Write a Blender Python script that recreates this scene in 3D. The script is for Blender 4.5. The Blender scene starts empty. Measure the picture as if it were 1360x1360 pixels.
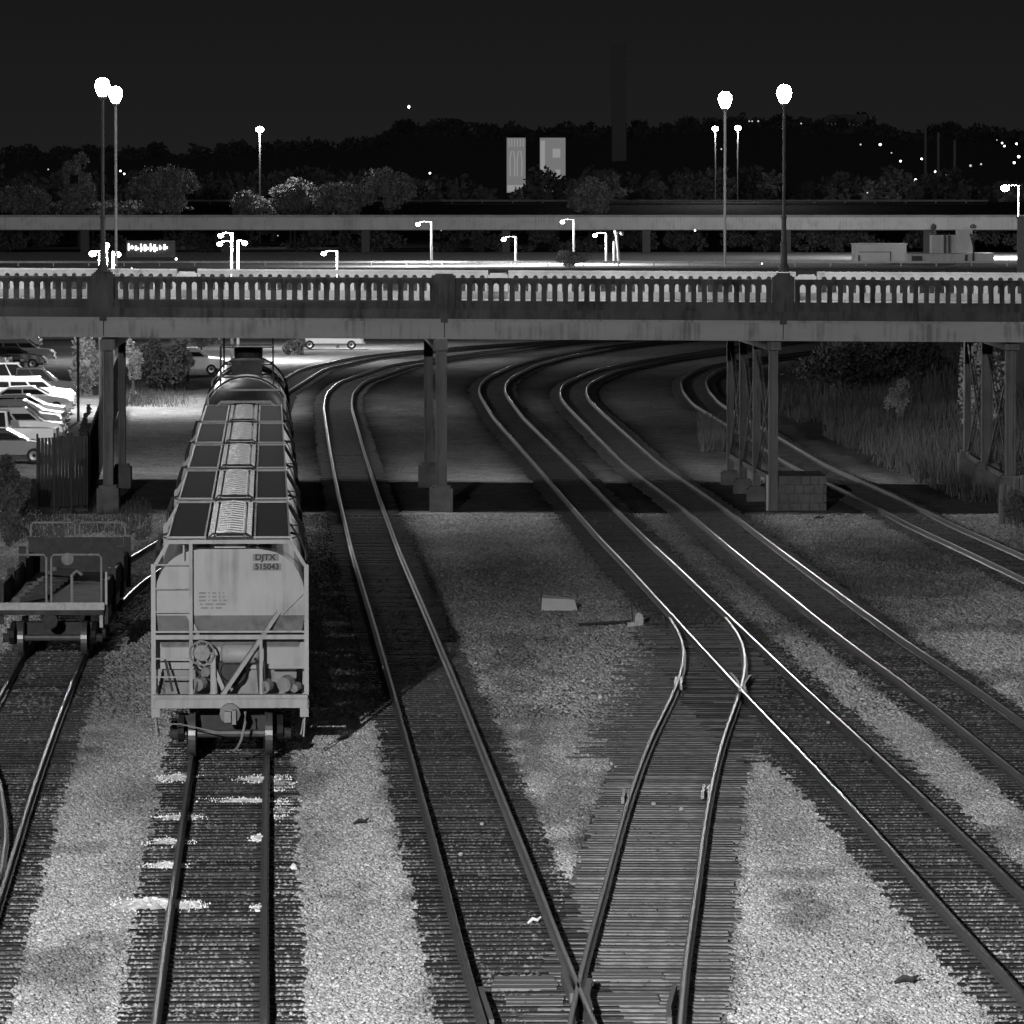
import bpy, math, random
import numpy as np
from mathutils import Vector, Matrix
random.seed(7); rng = np.random.default_rng(7)
C = bpy.context.scene
COL = C.collection

# ------------------------------------------------------------------ camera
F = 8000.0; H = 11.3; HOR = 258.0; PX = 1360.0
TILT = math.atan((PX/2-HOR)/F)
cd = bpy.data.cameras.new('camera'); cam = bpy.data.objects.new('camera', cd); COL.objects.link(cam)
cam.location = (0, 0, H); cam.rotation_euler = (math.pi/2-TILT, 0, 0)
cd.sensor_width = 36; cd.lens = 36*F/PX; cd.clip_start = 1; cd.clip_end = 9000
C.camera = cam
C.view_settings.view_transform = 'Standard'; C.view_settings.look = 'None'
C.view_settings.exposure = 4.0; C.view_settings.gamma = 1
K = 1/16.0                                  # everything that shines is dim and the exposure long
# ------------------------------------------------------------------ night sky
w = bpy.data.worlds.new('World'); C.world = w; w.use_nodes = True
nt = w.node_tree; bg = nt.nodes['Background']
tc = nt.nodes.new('ShaderNodeTexCoord'); sp = nt.nodes.new('ShaderNodeSeparateXYZ')
rp = nt.nodes.new('ShaderNodeValToRGB')
nt.links.new(tc.outputs['Generated'], sp.inputs[0]); nt.links.new(sp.outputs['Z'], rp.inputs[0])
nt.links.new(rp.outputs[0], bg.inputs[0])
rp.color_ramp.elements[0].color = (.0135, .0135, .0135, 1); rp.color_ramp.elements[0].position = 0
rp.color_ramp.elements[1].color = (.0062, .0062, .0062, 1); rp.color_ramp.elements[1].position = .05
bg.inputs[1].default_value = K
# ------------------------------------------------------------------ lamps that light the yard
def point(name, loc, watts, r=.3):
    l = bpy.data.lights.new(name, 'POINT'); l.energy = watts*K; l.shadow_soft_size = r
    o = bpy.data.objects.new(name, l); o.location = loc; COL.objects.link(o); return o
YARD = [((-14, 12, 18.8), 930000, .22), ((24, -12, 22), 16000, .4), ((-60, 150, 22), 26000, .4)]  # strong main lamp, then two weak unseen fill lamps
for i, (l, p, r) in enumerate(YARD): point('yard_flood_light', l, p, r)

# ------------------------------------------------------------------ maths
ct, st = math.cos(TILT), math.sin(TILT)
def ray(x, y):
    a, b = (x-PX/2)/F, (y-PX/2)/F
    return a, ct-b*st, -st-b*ct
def at(x, y, z=0.0):
    dx, dy, dz = ray(x, y); t = (z-H)/dz
    return Vector((dx*t, dy*t, z))
def atd(x, y, Y):
    dx, dy, dz = ray(x, y); t = Y/dy
    return Vector((dx*t, Y, H+dz*t))
def sstep(a, b, v):
    t = np.clip((v-a)/(b-a), 0, 1); return t*t*(3-2*t)
_perm = rng.random((256, 256))
def vnoise(x, y, s):
    x = np.asarray(x, float)/s; y = np.asarray(y, float)/s
    xi = np.floor(x).astype(int); yi = np.floor(y).astype(int); fx = x-xi; fy = y-yi
    fx = fx*fx*(3-2*fx); fy = fy*fy*(3-2*fy)
    g = lambda i, j: _perm[i % 256, j % 256]
    return (g(xi, yi)*(1-fx)+g(xi+1, yi)*fx)*(1-fy)+(g(xi, yi+1)*(1-fx)+g(xi+1, yi+1)*fx)*fy
def fbm(x, y, s): return .5*vnoise(x, y, s)+.3*vnoise(x+31, y+17, s/2.3)+.2*vnoise(x+7, y+91, s/5.1)

# ------------------------------------------------------------------ materials
def mat(name, g, rough=.8, metal=0, var=.25, scale=4.0, bump=0, emit=0, stretch=(1, 1, 1), attr=None, spec=.3, fine=0, streak=0):
    m = bpy.data.materials.new(name); m.use_nodes = True; n = m.node_tree.nodes; L = m.node_tree.links
    b = n['Principled BSDF']; b.inputs['Roughness'].default_value = rough; b.inputs['Metallic'].default_value = metal
    b.inputs['Specular IOR Level'].default_value = spec
    if emit:
        b.inputs['Base Color'].default_value = (.02, .02, .02, 1)
        b.inputs['Emission Color'].default_value = (1, 1, 1, 1); b.inputs['Emission Strength'].default_value = emit*K
        return m
    t = n.new('ShaderNodeTexCoord'); mp = n.new('ShaderNodeMapping'); mp.inputs['Scale'].default_value = stretch
    L.new(t.outputs['Object'], mp.inputs[0])
    nz = n.new('ShaderNodeTexNoise'); nz.inputs['Scale'].default_value = scale; nz.inputs['Detail'].default_value = 6
    nz.inputs['Roughness'].default_value = .65; L.new(mp.outputs[0], nz.inputs['Vector'])
    mr = n.new('ShaderNodeMapRange'); mr.inputs[1].default_value = .3; mr.inputs[2].default_value = .7
    mr.inputs[3].default_value = 1-var; mr.inputs[4].default_value = 1+var
    L.new(nz.outputs[0], mr.inputs[0])
    mx = n.new('ShaderNodeVectorMath'); mx.operation = 'SCALE'
    if attr:
        at_ = n.new('ShaderNodeAttribute'); at_.attribute_name = attr; L.new(at_.outputs['Color'], mx.inputs[0])
    else: mx.inputs[0].default_value = (g, g, g)
    L.new(mr.outputs[0], mx.inputs['Scale'])
    out = mx.outputs[0]
    if 'tie' in name:
        oi = n.new('ShaderNodeObjectInfo'); mo = n.new('ShaderNodeMapRange'); mo.inputs[3].default_value = .55; mo.inputs[4].default_value = 1.45
        L.new(oi.outputs['Random'], mo.inputs[0]); mv = n.new('ShaderNodeVectorMath'); mv.operation = 'SCALE'; L.new(out, mv.inputs[0]); L.new(mo.outputs[0], mv.inputs['Scale']); out = mv.outputs[0]
    if fine:
        n2 = n.new('ShaderNodeTexNoise'); n2.inputs['Scale'].default_value = fine; n2.inputs['Detail'].default_value = 2
        L.new(t.outputs['Object'], n2.inputs['Vector'])
        m2 = n.new('ShaderNodeMapRange'); m2.inputs[1].default_value = .35; m2.inputs[2].default_value = .65
        m2.inputs[3].default_value = .55; m2.inputs[4].default_value = 1.35; L.new(n2.outputs[0], m2.inputs[0])
        m3 = n.new('ShaderNodeVectorMath'); m3.operation = 'SCALE'; L.new(out, m3.inputs[0]); L.new(m2.outputs[0], m3.inputs['Scale']); out = m3.outputs[0]
    if streak:
        m5 = n.new('ShaderNodeMapping'); m5.inputs['Scale'].default_value = (7, 7, .35); L.new(t.outputs['Object'], m5.inputs[0])
        n5 = n.new('ShaderNodeTexNoise'); n5.inputs['Scale'].default_value = 1.0; n5.inputs['Detail'].default_value = 5; L.new(m5.outputs[0], n5.inputs['Vector'])
        n6 = n.new('ShaderNodeTexNoise'); n6.inputs['Scale'].default_value = .9; n6.inputs['Detail'].default_value = 3; L.new(t.outputs['Object'], n6.inputs['Vector'])
        mu = n.new('ShaderNodeMath'); mu.operation = 'MULTIPLY'; L.new(n5.outputs[0], mu.inputs[0]); L.new(n6.outputs[0], mu.inputs[1])
        m6 = n.new('ShaderNodeMapRange'); m6.inputs[1].default_value = .24; m6.inputs[2].default_value = .42; m6.inputs[3].default_value = 1; m6.inputs[4].default_value = 1-streak
        L.new(mu.outputs[0], m6.inputs[0]); m7 = n.new('ShaderNodeVectorMath'); m7.operation = 'SCALE'; L.new(out, m7.inputs[0]); L.new(m6.outputs[0], m7.inputs['Scale']); out = m7.outputs[0]
    L.new(out, b.inputs['Base Color'])
    if bump:
        bp = n.new('ShaderNodeBump'); bp.inputs['Strength'].default_value = bump; bp.inputs['Distance'].default_value = .03
        L.new(nz.outputs[0], bp.inputs['Height']); L.new(bp.outputs[0], b.inputs['Normal'])
    return m
M = dict(
 ground=mat('ground_soil', .2, .95, scale=1.5, var=.35, attr='tone', bump=.6, fine=9, spec=0),
 stone=mat('ballast_stone', .3, .9, scale=.6, var=.08, attr='tone', spec=.05),
 tie=mat('weathered_tie', .048, .85, scale=3, var=.55, stretch=(1.2, 14, 4), bump=.3, spec=.03),
 tie_new=mat('grey_tie', .17, .85, scale=3, var=.5, stretch=(1.2, 14, 4), bump=.3, spec=.03),
 plank=mat('worn_plank', .2, .9, scale=2, var=.4, stretch=(.6, 6, 4), spec=.05),
 rail=mat('rusty_rail_side', .09, .6, scale=8, var=.3, metal=.0, spec=.5),
 railtop=mat('polished_rail_head', .25, .36, metal=1, scale=.7, var=.6),
 railold=mat('dull_rail_head', .16, .45, metal=.45, scale=3, var=.3),
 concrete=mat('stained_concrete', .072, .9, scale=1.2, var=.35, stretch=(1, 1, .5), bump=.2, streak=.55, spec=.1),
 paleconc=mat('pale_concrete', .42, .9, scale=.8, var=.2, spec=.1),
 girder=mat('painted_girder', .3, .7, scale=.5, var=.1, stretch=(.4, 1, 2.5), streak=.5),
 column=mat('painted_steel_column', .13, .7, scale=1.5, var=.2, stretch=(1, 1, .3), streak=.5),
 deck=mat('bridge_roadway', .3, .9, scale=.6, var=.3, spec=.05),
 stoneblk=mat('footing_stone', .12, .9, scale=2, var=.35, bump=.4),
 carbody=mat('pale_wagon_paint', .27, .55, scale=1.1, var=.12, stretch=(1, 1, .35), spec=.4, streak=.38),
 carband=mat('grey_wagon_band', .2, .6, scale=2, var=.2, streak=.4),
 cardark=mat('wagon_underframe', .035, .7, scale=5, var=.4),
 grate=mat('roof_walk_grating', .03, .9, scale=30, var=.3, spec=.05),
 hatch=mat('roof_hatch_metal', .3, .45, metal=.2, scale=5, var=.3),
 letter=mat('black_lettering', .03, .7, var=.1), patch=mat('grey_number_patch', .16, .7, var=.1),
 wheel=mat('wheel_steel', .12, .4, metal=.5, scale=5),
 tank=mat('pale_tank_paint', .42, .35, scale=1, var=.12, spec=.6, streak=.5), tankdark=mat('dark_tank_head', .03, .5, var=.3),
 flat=mat('weathered_flat_wagon', .045, .8, scale=2, var=.6, bump=.3), bright=mat('pale_end_beam', .38, .7, scale=9, var=.25),
 leaf=mat('leaf', .22, .7, scale=.8, var=.35), leafdark=mat('dark_leaf', .09, .8, scale=.6, var=.5, spec=.1), bark=mat('bark', .08, .9, scale=8),
 weed=mat('dry_weeds', .1, .9, scale=.5, var=.4, spec=0), wood=mat('grey_wood', .12, .9, scale=6, stretch=(3, 3, .4)),
 white=mat('white_paint', .75, .6, scale=.6, var=.08), silver=mat('silver_car_paint', .45, .3, metal=.3, spec=.7, var=.03),
 wcar=mat('white_car_paint', .72, .3, spec=.7, var=.03), dcar=mat('dark_car_paint', .04, .25, spec=.9, var=.05), gcar=mat('grey_car_paint', .16, .3, spec=.8, var=.05),
 glass=mat('dark_car_glass', .02, .1, spec=.9, var=.05), tyre=mat('tyre_rubber', .03, .8, var=.1), rim=mat('wheel_rim', .25, .35, metal=.7),
 lampglow=mat('lamp_light', 0, emit=60), smallglow=mat('far_light', 0, emit=6), dimglow=mat('dim_far_light', 0, emit=.7),
 headl=mat('headlamp_glass', .8, .15, spec=.9, var=.02),
 post=mat('lamp_post_paint', .05, .6, var=.2), postpale=mat('galvanised_post', .13, .6, var=.1),
 fence=mat('fence_slats', .045, .9, scale=3, var=.4, stretch=(6, 6, .3)), asphalt=mat('asphalt', .3, .9, scale=.5, var=.15),
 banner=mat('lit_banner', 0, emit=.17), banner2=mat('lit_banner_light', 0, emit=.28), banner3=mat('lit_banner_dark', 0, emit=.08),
 farwall=mat('far_pale_surface', .72, .9, scale=.05, var=.2, streak=.3), darkwall=mat('dark_wall', .12, .9, scale=.1, var=.3),
 black=mat('far_dark_building', .62, .9), woods=mat('far_foliage', .34, .9, scale=.1, var=.4),
 pellet=mat('spilled_white_pellets', .9, .8, scale=6, var=.08, bump=.1, spec=.05),
)
# ------------------------------------------------------------------ mesh builder
class MB:
    def __init__(s): s.v = []; s.f = []; s.mi = []
    def add(s, vs, fs, mi=0):
        n = len(s.v); s.v += [tuple(v) for v in vs]; s.f += [tuple(i+n for i in f) for f in fs]; s.mi += [mi]*len(fs); return s
    def box(s, x0, x1, y0, y1, z0, z1, mi=0):
        v = [(x0,y0,z0),(x1,y0,z0),(x1,y1,z0),(x0,y1,z0),(x0,y0,z1),(x1,y0,z1),(x1,y1,z1),(x0,y1,z1)]
        return s.add(v, [(3,2,1,0),(4,5,6,7),(0,1,5,4),(1,2,6,5),(2,3,7,6),(3,0,4,7)], mi)
    def beam(s, p, q, w, h=None, mi=0):
        h = h or w; p = Vector(p); q = Vector(q); d = (q-p).normalized()
        up = Vector((0,0,1)) if abs(d.z) < .95 else Vector((0,1,0))
        a = d.cross(up).normalized()*(w/2); b = a.cross(d).normalized()*(h/2)
        v = [p-a-b, p+a-b, p+a+b, p-a+b, q-a-b, q+a-b, q+a+b, q-a+b]
        return s.add(v, [(0,1,2,3),(7,6,5,4),(0,4,5,1),(1,5,6,2),(2,6,7,3),(3,7,4,0)], mi)
    def tube(s, pts, r, n=8, mi=0):
        pts = [Vector(p) for p in pts]; rs = r if isinstance(r, (list, tuple)) else [r]*len(pts)
        V = []; Fc = []
        for i, p in enumerate(pts):
            d = (pts[min(i+1, len(pts)-1)]-pts[max(i-1, 0)]).normalized()
            up = Vector((0,0,1)) if abs(d.z) < .9 else Vector((0,1,0))
            a = d.cross(up).normalized(); b = a.cross(d)
            V += [p+(a*math.cos(2*math.pi*k/n)+b*math.sin(2*math.pi*k/n))*rs[i] for k in range(n)]
        for i in range(len(pts)-1):
            for k in range(n):
                k2 = (k+1) % n; Fc.append((i*n+k, i*n+k2, (i+1)*n+k2, (i+1)*n+k))
        Fc.append(tuple(range(n-1, -1, -1))); Fc.append(tuple((len(pts)-1)*n+k for k in range(n)))
        return s.add(V, Fc, mi)
    def lathe(s, prof, c=(0,0,0), ax=(0,0,1), n=16, mi=0):          # prof: (radius, along)
        ax = Vector(ax).normalized(); up = Vector((0,0,1)) if abs(ax.z) < .9 else Vector((1,0,0))
        a = ax.cross(up).normalized(); b = ax.cross(a); c = Vector(c); V = []; Fc = []
        for r, h in prof:
            V += [c+ax*h+(a*math.cos(2*math.pi*k/n)+b*math.sin(2*math.pi*k/n))*max(r, 1e-4) for k in range(n)]
        for i in range(len(prof)-1):
            for k in range(n):
                k2 = (k+1) % n; Fc.append((i*n+k, i*n+k2, (i+1)*n+k2, (i+1)*n+k))
        Fc.append(tuple(range(n-1, -1, -1))); Fc.append(tuple((len(prof)-1)*n+k for k in range(n)))
        return s.add(V, Fc, mi)
    def prism(s, poly, o, u, v, d, mi=0):       # poly in (u,v) extruded by vector d
        o, u, v, d = map(Vector, (o, u, v, d)); n = len(poly)
        V = [o+u*a+v*b for a, b in poly]; V += [p+d for p in V]
        return s.add(V, [tuple(range(n)), tuple(range(2*n-1, n-1, -1))]+[(i, i+n, (i+1) % n+n, (i+1) % n) for i in range(n)], mi)
    def ball(s, c, r, n=8, mi=0, sz=1.0):
        return s.lathe([(r*math.sin(math.pi*k/n), -r*sz*math.cos(math.pi*k/n)) for k in range(n+1)], c, (0,0,1), 12, mi)
    def build(s, name, mats, parent=None, world=False, smooth=False, fixn=True):
        if not isinstance(mats, (list, tuple)): mats = [mats]
        me = bpy.data.meshes.new(name)
        off = parent.location if (parent and world) else Vector((0,0,0))
        me.from_pydata([tuple(Vector(v)-off) for v in s.v], [], s.f)
        for m in mats: me.materials.append(M[m])
        if len(mats) > 1: me.polygons.foreach_set('material_index', s.mi)
        if smooth: me.polygons.foreach_set('use_smooth', [True]*len(me.polygons))
        if fixn:
            import bmesh
            b = bmesh.new(); b.from_mesh(me); bmesh.ops.recalc_face_normals(b, faces=b.faces); b.to_mesh(me); b.free()
        me.update(); o = bpy.data.objects.new(name, me); COL.objects.link(o)
        if parent: o.parent = parent
        return o
def tag(o, label=None, cat=None, group=None, kind=None):
    if label: o['label'] = label
    if cat: o['category'] = cat
    if group: o['group'] = group
    if kind: o['kind'] = kind
    return o
def thing(name, loc, label, cat, group=None, rz=0):
    o = bpy.data.objects.new(name, None); COL.objects.link(o); o.location = loc; o.rotation_euler = (0,0,rz)
    o.empty_display_size = .3
    return tag(o, label, cat, group)
def kids(o): return [c for c in COL.objects if c.parent is o]
def copy_tree(o, loc=None, rz=None, label=None, parent=None):
    c = o.copy(); COL.objects.link(c)
    if parent: c.parent = parent
    if loc is not None: c.location = loc
    if rz is not None: c.rotation_euler = (0,0,rz)
    if label: c['label'] = label
    for k in kids(o):
        d = k.copy(); COL.objects.link(d); d.parent = c
        for g in kids(k):
            e = g.copy(); COL.objects.link(e); e.parent = d
    return c
def npmesh(name, v, f, m, parent=None, tone=None, nv=3):
    me = bpy.data.meshes.new(name); n = len(v); k = len(f)
    me.vertices.add(n); me.vertices.foreach_set('co', np.asarray(v, np.float32).ravel())
    me.loops.add(k*nv); me.loops.foreach_set('vertex_index', np.asarray(f, np.int32).ravel())
    me.polygons.add(k); me.polygons.foreach_set('loop_start', np.arange(0, k*nv, nv, dtype=np.int32))
    me.materials.append(M[m]); me.update(calc_edges=True)
    if tone is not None:
        a = me.color_attributes.new('tone', 'FLOAT_COLOR', 'POINT'); c = np.ones((n, 4), np.float32); c[:, :3] = np.asarray(tone)[:, None]
        a.data.foreach_set('color', c.ravel())
    o = bpy.data.objects.new(name, me); COL.objects.link(o)
    if parent: o.parent = parent
    return o

# ------------------------------------------------------------------ the tracks: rail heads read off as ground points
def path(pts, which):
    P = [at(x, y, 0.0) for x, y in pts]; P.sort(key=lambda p: p.y)
    a = np.array([(p.x, p.y) for p in P])
    if a[0, 1] > 70:
        d = (a[1]-a[0])/(a[1, 1]-a[0, 1]); a = np.vstack([a[0]-d*(a[0, 1]-70), a])
    t = np.r_[0, np.cumsum(np.hypot(*np.diff(a, axis=0).T))]; s = np.arange(0, t[-1], 1.0)
    X = np.interp(s, t, a[:, 0]); Y = np.interp(s, t, a[:, 1])
    # extend the far end so that smoothing keeps it
    dx, dy = X[-1]-X[-9], Y[-1]-Y[-9]; e = np.arange(1, 26)/8.0
    X = np.r_[X, X[-1]+dx*e]; Y = np.r_[Y, Y[-1]+dy*e]
    k = np.exp(-np.linspace(-2, 2, 23)**2); k /= k.sum()
    Xp = np.r_[2*X[0]-X[11:0:-1], X, 2*X[-1]-X[-2:-13:-1]]; Yp = np.r_[2*Y[0]-Y[11:0:-1], Y, 2*Y[-1]-Y[-2:-13:-1]]
    X = np.convolve(Xp, k, 'valid'); Y = np.convolve(Yp, k, 'valid')
    T = np.stack([np.gradient(X), np.gradient(Y)], 1); T /= np.hypot(*T.T)[:, None]; N = np.stack([T[:, 1], -T[:, 0]], 1)
    return np.stack([X, Y], 1)+N*(.7525 if which == 'L' else -.7525)
CEN = {}
CEN['one'] = path([(205,1360),(225,1204),(255,1000),(280,820),(300,700),(309,620),(319,570),(346,520),(400,489),(466,474),(532,466.5),(632,458.5),(740,452)], 'L')
CEN['two'] = path([(644,1360),(619,1279),(592,1170),(555,1035),(518,900),(496,824),(468,731),(450,655),(438,592),(430,539),(433,522),(450,506),(480,496),(516,484),(562,477),(645,466),(718,457),(781,451)], 'L')
CEN['main'] = path([(1360,1319),(1272,1225),(1181,1123),(1103,1039),(1025,958),(980,911),(901,825),(832,750),(797,714),(748,658),(705,608),(655,552),(637,522),(636,512),(645,501),(681,484),(721,473),(779,462),(850,454)], 'L')
CEN['four'] = path([(1360,1032),(1272,961),(1194,900),(1137,860),(1089,823),(1022,769),(957,716),(900,667),(830,615),(797,582),(761,546),(746,529),(743,519),(749,508),(787,491),(850,478),(918,468),(965,461)], 'L')
CEN['five'] = path([(1360,767),(1272,725),(1204,694),(1137,657),(1049,616),(998,583),(964,562),(920,535),(907,518),(904,503),(925,489),(975,478),(1040,470)], 'L')
CEN['side'] = path([(903,1360),(910,1272),(924,1187),(934,1103),(944,1045),(961,974),(975,940),(984,917),(991,885),(990,861),(980,837),(962,820)], 'R')
CEN['far_left'] = np.array([(X, Y) for X, Y in zip(np.interp(np.arange(70, 238), [70,86,99.4,114.6,128,140.8,150,160,175,187,205,222,237], [-7.7,-8.5,-9.15,-9.9,-10.5,-11.03,-11.4,-11.6,-11.62,-11.2,-10.5,-10.1,-10.4]), np.arange(70, 238))])
k_ = np.exp(-np.linspace(-2, 2, 19)**2); k_ /= k_.sum(); fl = CEN['far_left']; xx = np.r_[[fl[0,0]+.06*i for i in range(9,0,-1)], fl[:,0], [fl[-1,0]-.04*i for i in range(1,10)]]
fl[:,0] = np.convolve(xx, k_, 'valid')
for k in CEN: CEN[k] = CEN[k][CEN[k][:, 1] < (161 if k == 'side' else 477)]
def cx(k, Y):
    a = CEN[k]; o = np.argsort(a[:, 1]); return np.interp(Y, a[o, 1], a[o, 0])
def track_dist(x, y, which=('one','two','main','four','five','side','far_left')):
    d = np.full(np.shape(x), 99.0)
    for k in which:
        a = CEN[k]; m = (y <= a[:, 1].max()+1) & (y >= a[:, 1].min()-1)
        d = np.where(m, np.minimum(d, np.abs(x-cx(k, y))), d)
    return d
# ------------------------------------------------------------------ ground height and tone
def height(x, y):
    x = np.asarray(x, float); y = np.asarray(y, float)
    d = track_dist(x, y)
    z = -.21+.09*(fbm(x, y, 7)-.5)*sstep(1.4, 3.5, d)
    b = (x-cx('five', y))                                       # bank on the right beyond the bridge
    z = z+sstep(4, 20, b)*sstep(219, 250, y)*(2.6+1.2*(vnoise(x, y, 9)-.5))*(1-sstep(440, 470, y))
    z = z+5.4*sstep(481, 497, y)+.35*sstep(508, 600, y)+1.5*sstep(610, 780, y)  # first rise is a made-up roadway in place of blurred traffic
    z = z+3.2*sstep(790, 800, y)
    px = PX/2+F*x/np.maximum(y, 1)
    sk = np.interp(px, [-2000,0,300,500,530,620,700,800,900,1000,1150,1200,1260,1360,3000], [215,212,205,196,178,176,184,180,172,168,172,184,180,190,195])
    top = H+(HOR-sk)*1500/F
    z = z+(top-10.3)*sstep(1000, 1500, y)
    return z
BLOBS = []   # (px x, px y, radius x m, radius y m, factor)
def blob(x, y, rx, ry, k): p = at(x, y, -.2); BLOBS.append((p.x, p.y, rx, ry, k))
for a in [(700,760,2.2,22,.45),(640,760,1.5,25,.6),(850,960,1.6,10,.55),(700,870,1.5,6,.8),(1120,790,3.0,16,.35),(1230,790,4,12,.72),(1180,740,4,10,.5),(1300,750,4,8,.55),
          (110,950,2.5,14,.45),(70,1010,1.2,5,.5),(430,800,1.0,40,.55),(420,900,1.5,14,.6),(470,1180,.5,7,.75),(1040,1110,.6,6,.75),(1130,1250,.8,4,.85),(315,1090,.75,11,.35),(300,1180,.7,4,.5),(215,556,5,4,1.1),(890,700,3,12,.8),
          (200,1130,.5,6,.4),(185,1060,.8,4,.35),(410,1130,.45,7,.45),(150,900,3,14,.6),(1000,1290,.6,3,.8),(560,1340,.5,1.5,.6)]: blob(*a)
def tone(x, y):
    x = np.asarray(x, float); y = np.asarray(y, float)
    n = fbm(x+50, y*.35, 3.0)
    t = .5*(.72+.5*n)*(1-.45*sstep(.56, .72, fbm(x+77, y*.25+13, 2.2)))
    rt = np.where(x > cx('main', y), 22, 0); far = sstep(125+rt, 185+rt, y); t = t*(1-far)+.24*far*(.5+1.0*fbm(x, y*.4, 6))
    for bx, by, rx, ry, k in BLOBS:
        g = np.exp(-(((x-bx)/rx)**2+((y-by)/ry)**2)); t = t*(1-g*(1-min(k,1))*(.75+.6*(fbm(x, y*.3, 1.3)-.5)))
    t = np.where((y > 247) & (x < cx('one', y)-2.5) , np.where(x < cx('one', y)-11, .17, .27)*(.6+.8*fbm(x, y*.5, 9)), t)
    for bx, by, rx, ry, k in BLOBS:
        if k > 1: t = t*(1+np.exp(-(((x-bx)/rx)**2+((y-by)/ry)**2))*(k-1))          # pale service road beyond the bridge; its lamplit strip painted brighter
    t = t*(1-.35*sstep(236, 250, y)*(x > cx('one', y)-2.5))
    # oil and dust along each track
    for k, c, wd in (('one', .6, 1.0), ('two', .3, 1.25), ('main', .4, 1.3), ('four', .4, 1.3), ('five', .45, 1.3), ('side', .38, 1.3), ('far_left', .6, 1.2)):
        a = CEN[k]; d = np.abs(x-cx(k, y)); d = np.where((y < a[:, 1].max()) & (y > a[:, 1].min()), d, 9)
        c = c+({'main': .35, 'four': .35, 'two': .12}.get(k, 0))*(1-sstep(92, 125, y))
        g = 1-sstep(wd*.85, wd*1.25, d+(fbm(x*1.0+9, y*.5, 1.1)-.5)*.7); t = t*(1-g*(1-c))
        if k in ('two', 'main', 'four'):
            g2 = (1-sstep(1.2, 2.6, d))*sstep(130, 200, y); t = t*(1-.55*g2)
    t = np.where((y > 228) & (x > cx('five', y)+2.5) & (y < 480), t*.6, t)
    t = np.where(y > 478, np.where(y > 499, .85, .5)*(.75+.5*fbm(x, y, 14)), t)  # made-up roadway and its slope, kept pale to stand for traffic light
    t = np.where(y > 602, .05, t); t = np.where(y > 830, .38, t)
    return np.clip(t, .008, .75)
ys = np.r_[np.arange(40, 75, 5), np.arange(75, 260, .8), np.arange(260, 530, 2), np.arange(532, 700, 8), np.arange(700, 1000, 20), np.arange(1000, 1700, 50), [1900, 2500, 4500, 7000]]
xs = np.r_[[-5000,-1500,-600,-300], np.arange(-200, -50, 10), np.arange(-50, -20, 2), np.arange(-20, 22, .45), np.arange(22, 52, 2), np.arange(60, 210, 10), [300,600,1500,5000]]
GX, GY = np.meshgrid(xs, ys); gx, gy = GX.ravel(), GY.ravel(); gz = height(gx, gy)
nx = len(xs); i = np.arange(len(ys)-1)[:, None]*nx+np.arange(nx-1)[None, :]; i = i.ravel()
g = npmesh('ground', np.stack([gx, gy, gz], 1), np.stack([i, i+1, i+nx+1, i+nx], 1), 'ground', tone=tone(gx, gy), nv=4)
g.data.polygons.foreach_set('use_smooth', [True]*len(g.data.polygons)); tag(g, kind='structure')
# ------------------------------------------------------------------ loose ballast, real stones
def stones(name, n, y0, y1, smin, smax, keep=1.0):
    # even in ground area
    u = rng.random(n); y = np.sqrt(y0*y0+u*(y1*y1-y0*y0)); x = (rng.random(n)*2-1)*y*.0905
    d = track_dist(x, y); p = np.where(d < 1.4, .6, 1.0)
    d1 = np.abs(x-cx('one', y)); p = np.where(d1 < 1.4, .6, p)
    ds = np.where((y < 158), np.abs(x-cx('side', y)), 9); p = np.where(ds < 1.4, .05, p)
    tn = tone(x, y)
    for k in ('one', 'two', 'main', 'four', 'far_left'):
        a = np.abs(np.abs(x-cx(k, y))-.7525); p = np.where(a < .16, .0, p)
    p = p*np.where(y > 165, np.clip(tn*5, .15, 1), 1)
    m = rng.random(n) < p*keep; x, y, tn = x[m], y[m], tn[m]; n = len(x)
    z = height(x, y)
    s = rng.uniform(smin, smax, n)*rng.choice([.8, 1, 1, 1.3], n)
    base = np.array([(1,0,0),(0,1,0),(-1,0,0),(0,-1,0),(.2,.1,.8),(-.1,-.2,-.6)], float)
    tri = np.array([(0,1,4),(1,2,4),(2,3,4),(3,0,4),(1,0,5),(2,1,5),(3,2,5),(0,3,5)])
    an = rng.random(n)*6.283; ca, sa = np.cos(an), np.sin(an)
    j = base[None]*(1+.5*(rng.random((n, 6, 3))-.5))
    bx = (j[..., 0]*ca[:, None]-j[..., 1]*sa[:, None]); by = (j[..., 0]*sa[:, None]+j[..., 1]*ca[:, None])
    tl = (rng.random((n, 2))-.5)*.9; bz = j[..., 2]+bx*tl[:, :1]+by*tl[:, 1:]
    V = np.stack([x[:, None]+bx*s[:, None]*.5, y[:, None]+by*s[:, None]*.5, z[:, None]+s[:, None]*(.18+.45*bz)], -1)
    Fc = (tri[None]+(np.arange(n)*6)[:, None, None])
    tv = np.repeat(tn*rng.uniform(.65, 1.35, n)*np.where(rng.random(n) < .04, 1.4, 1), 6)
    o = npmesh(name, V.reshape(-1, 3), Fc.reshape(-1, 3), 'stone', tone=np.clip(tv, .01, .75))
    return tag(o, kind='stuff')
stones('ballast_stones', 330000, 78, 132, .05, .085)
stones('ballast_stones', 230000, 132, 216, .06, .12)

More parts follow.
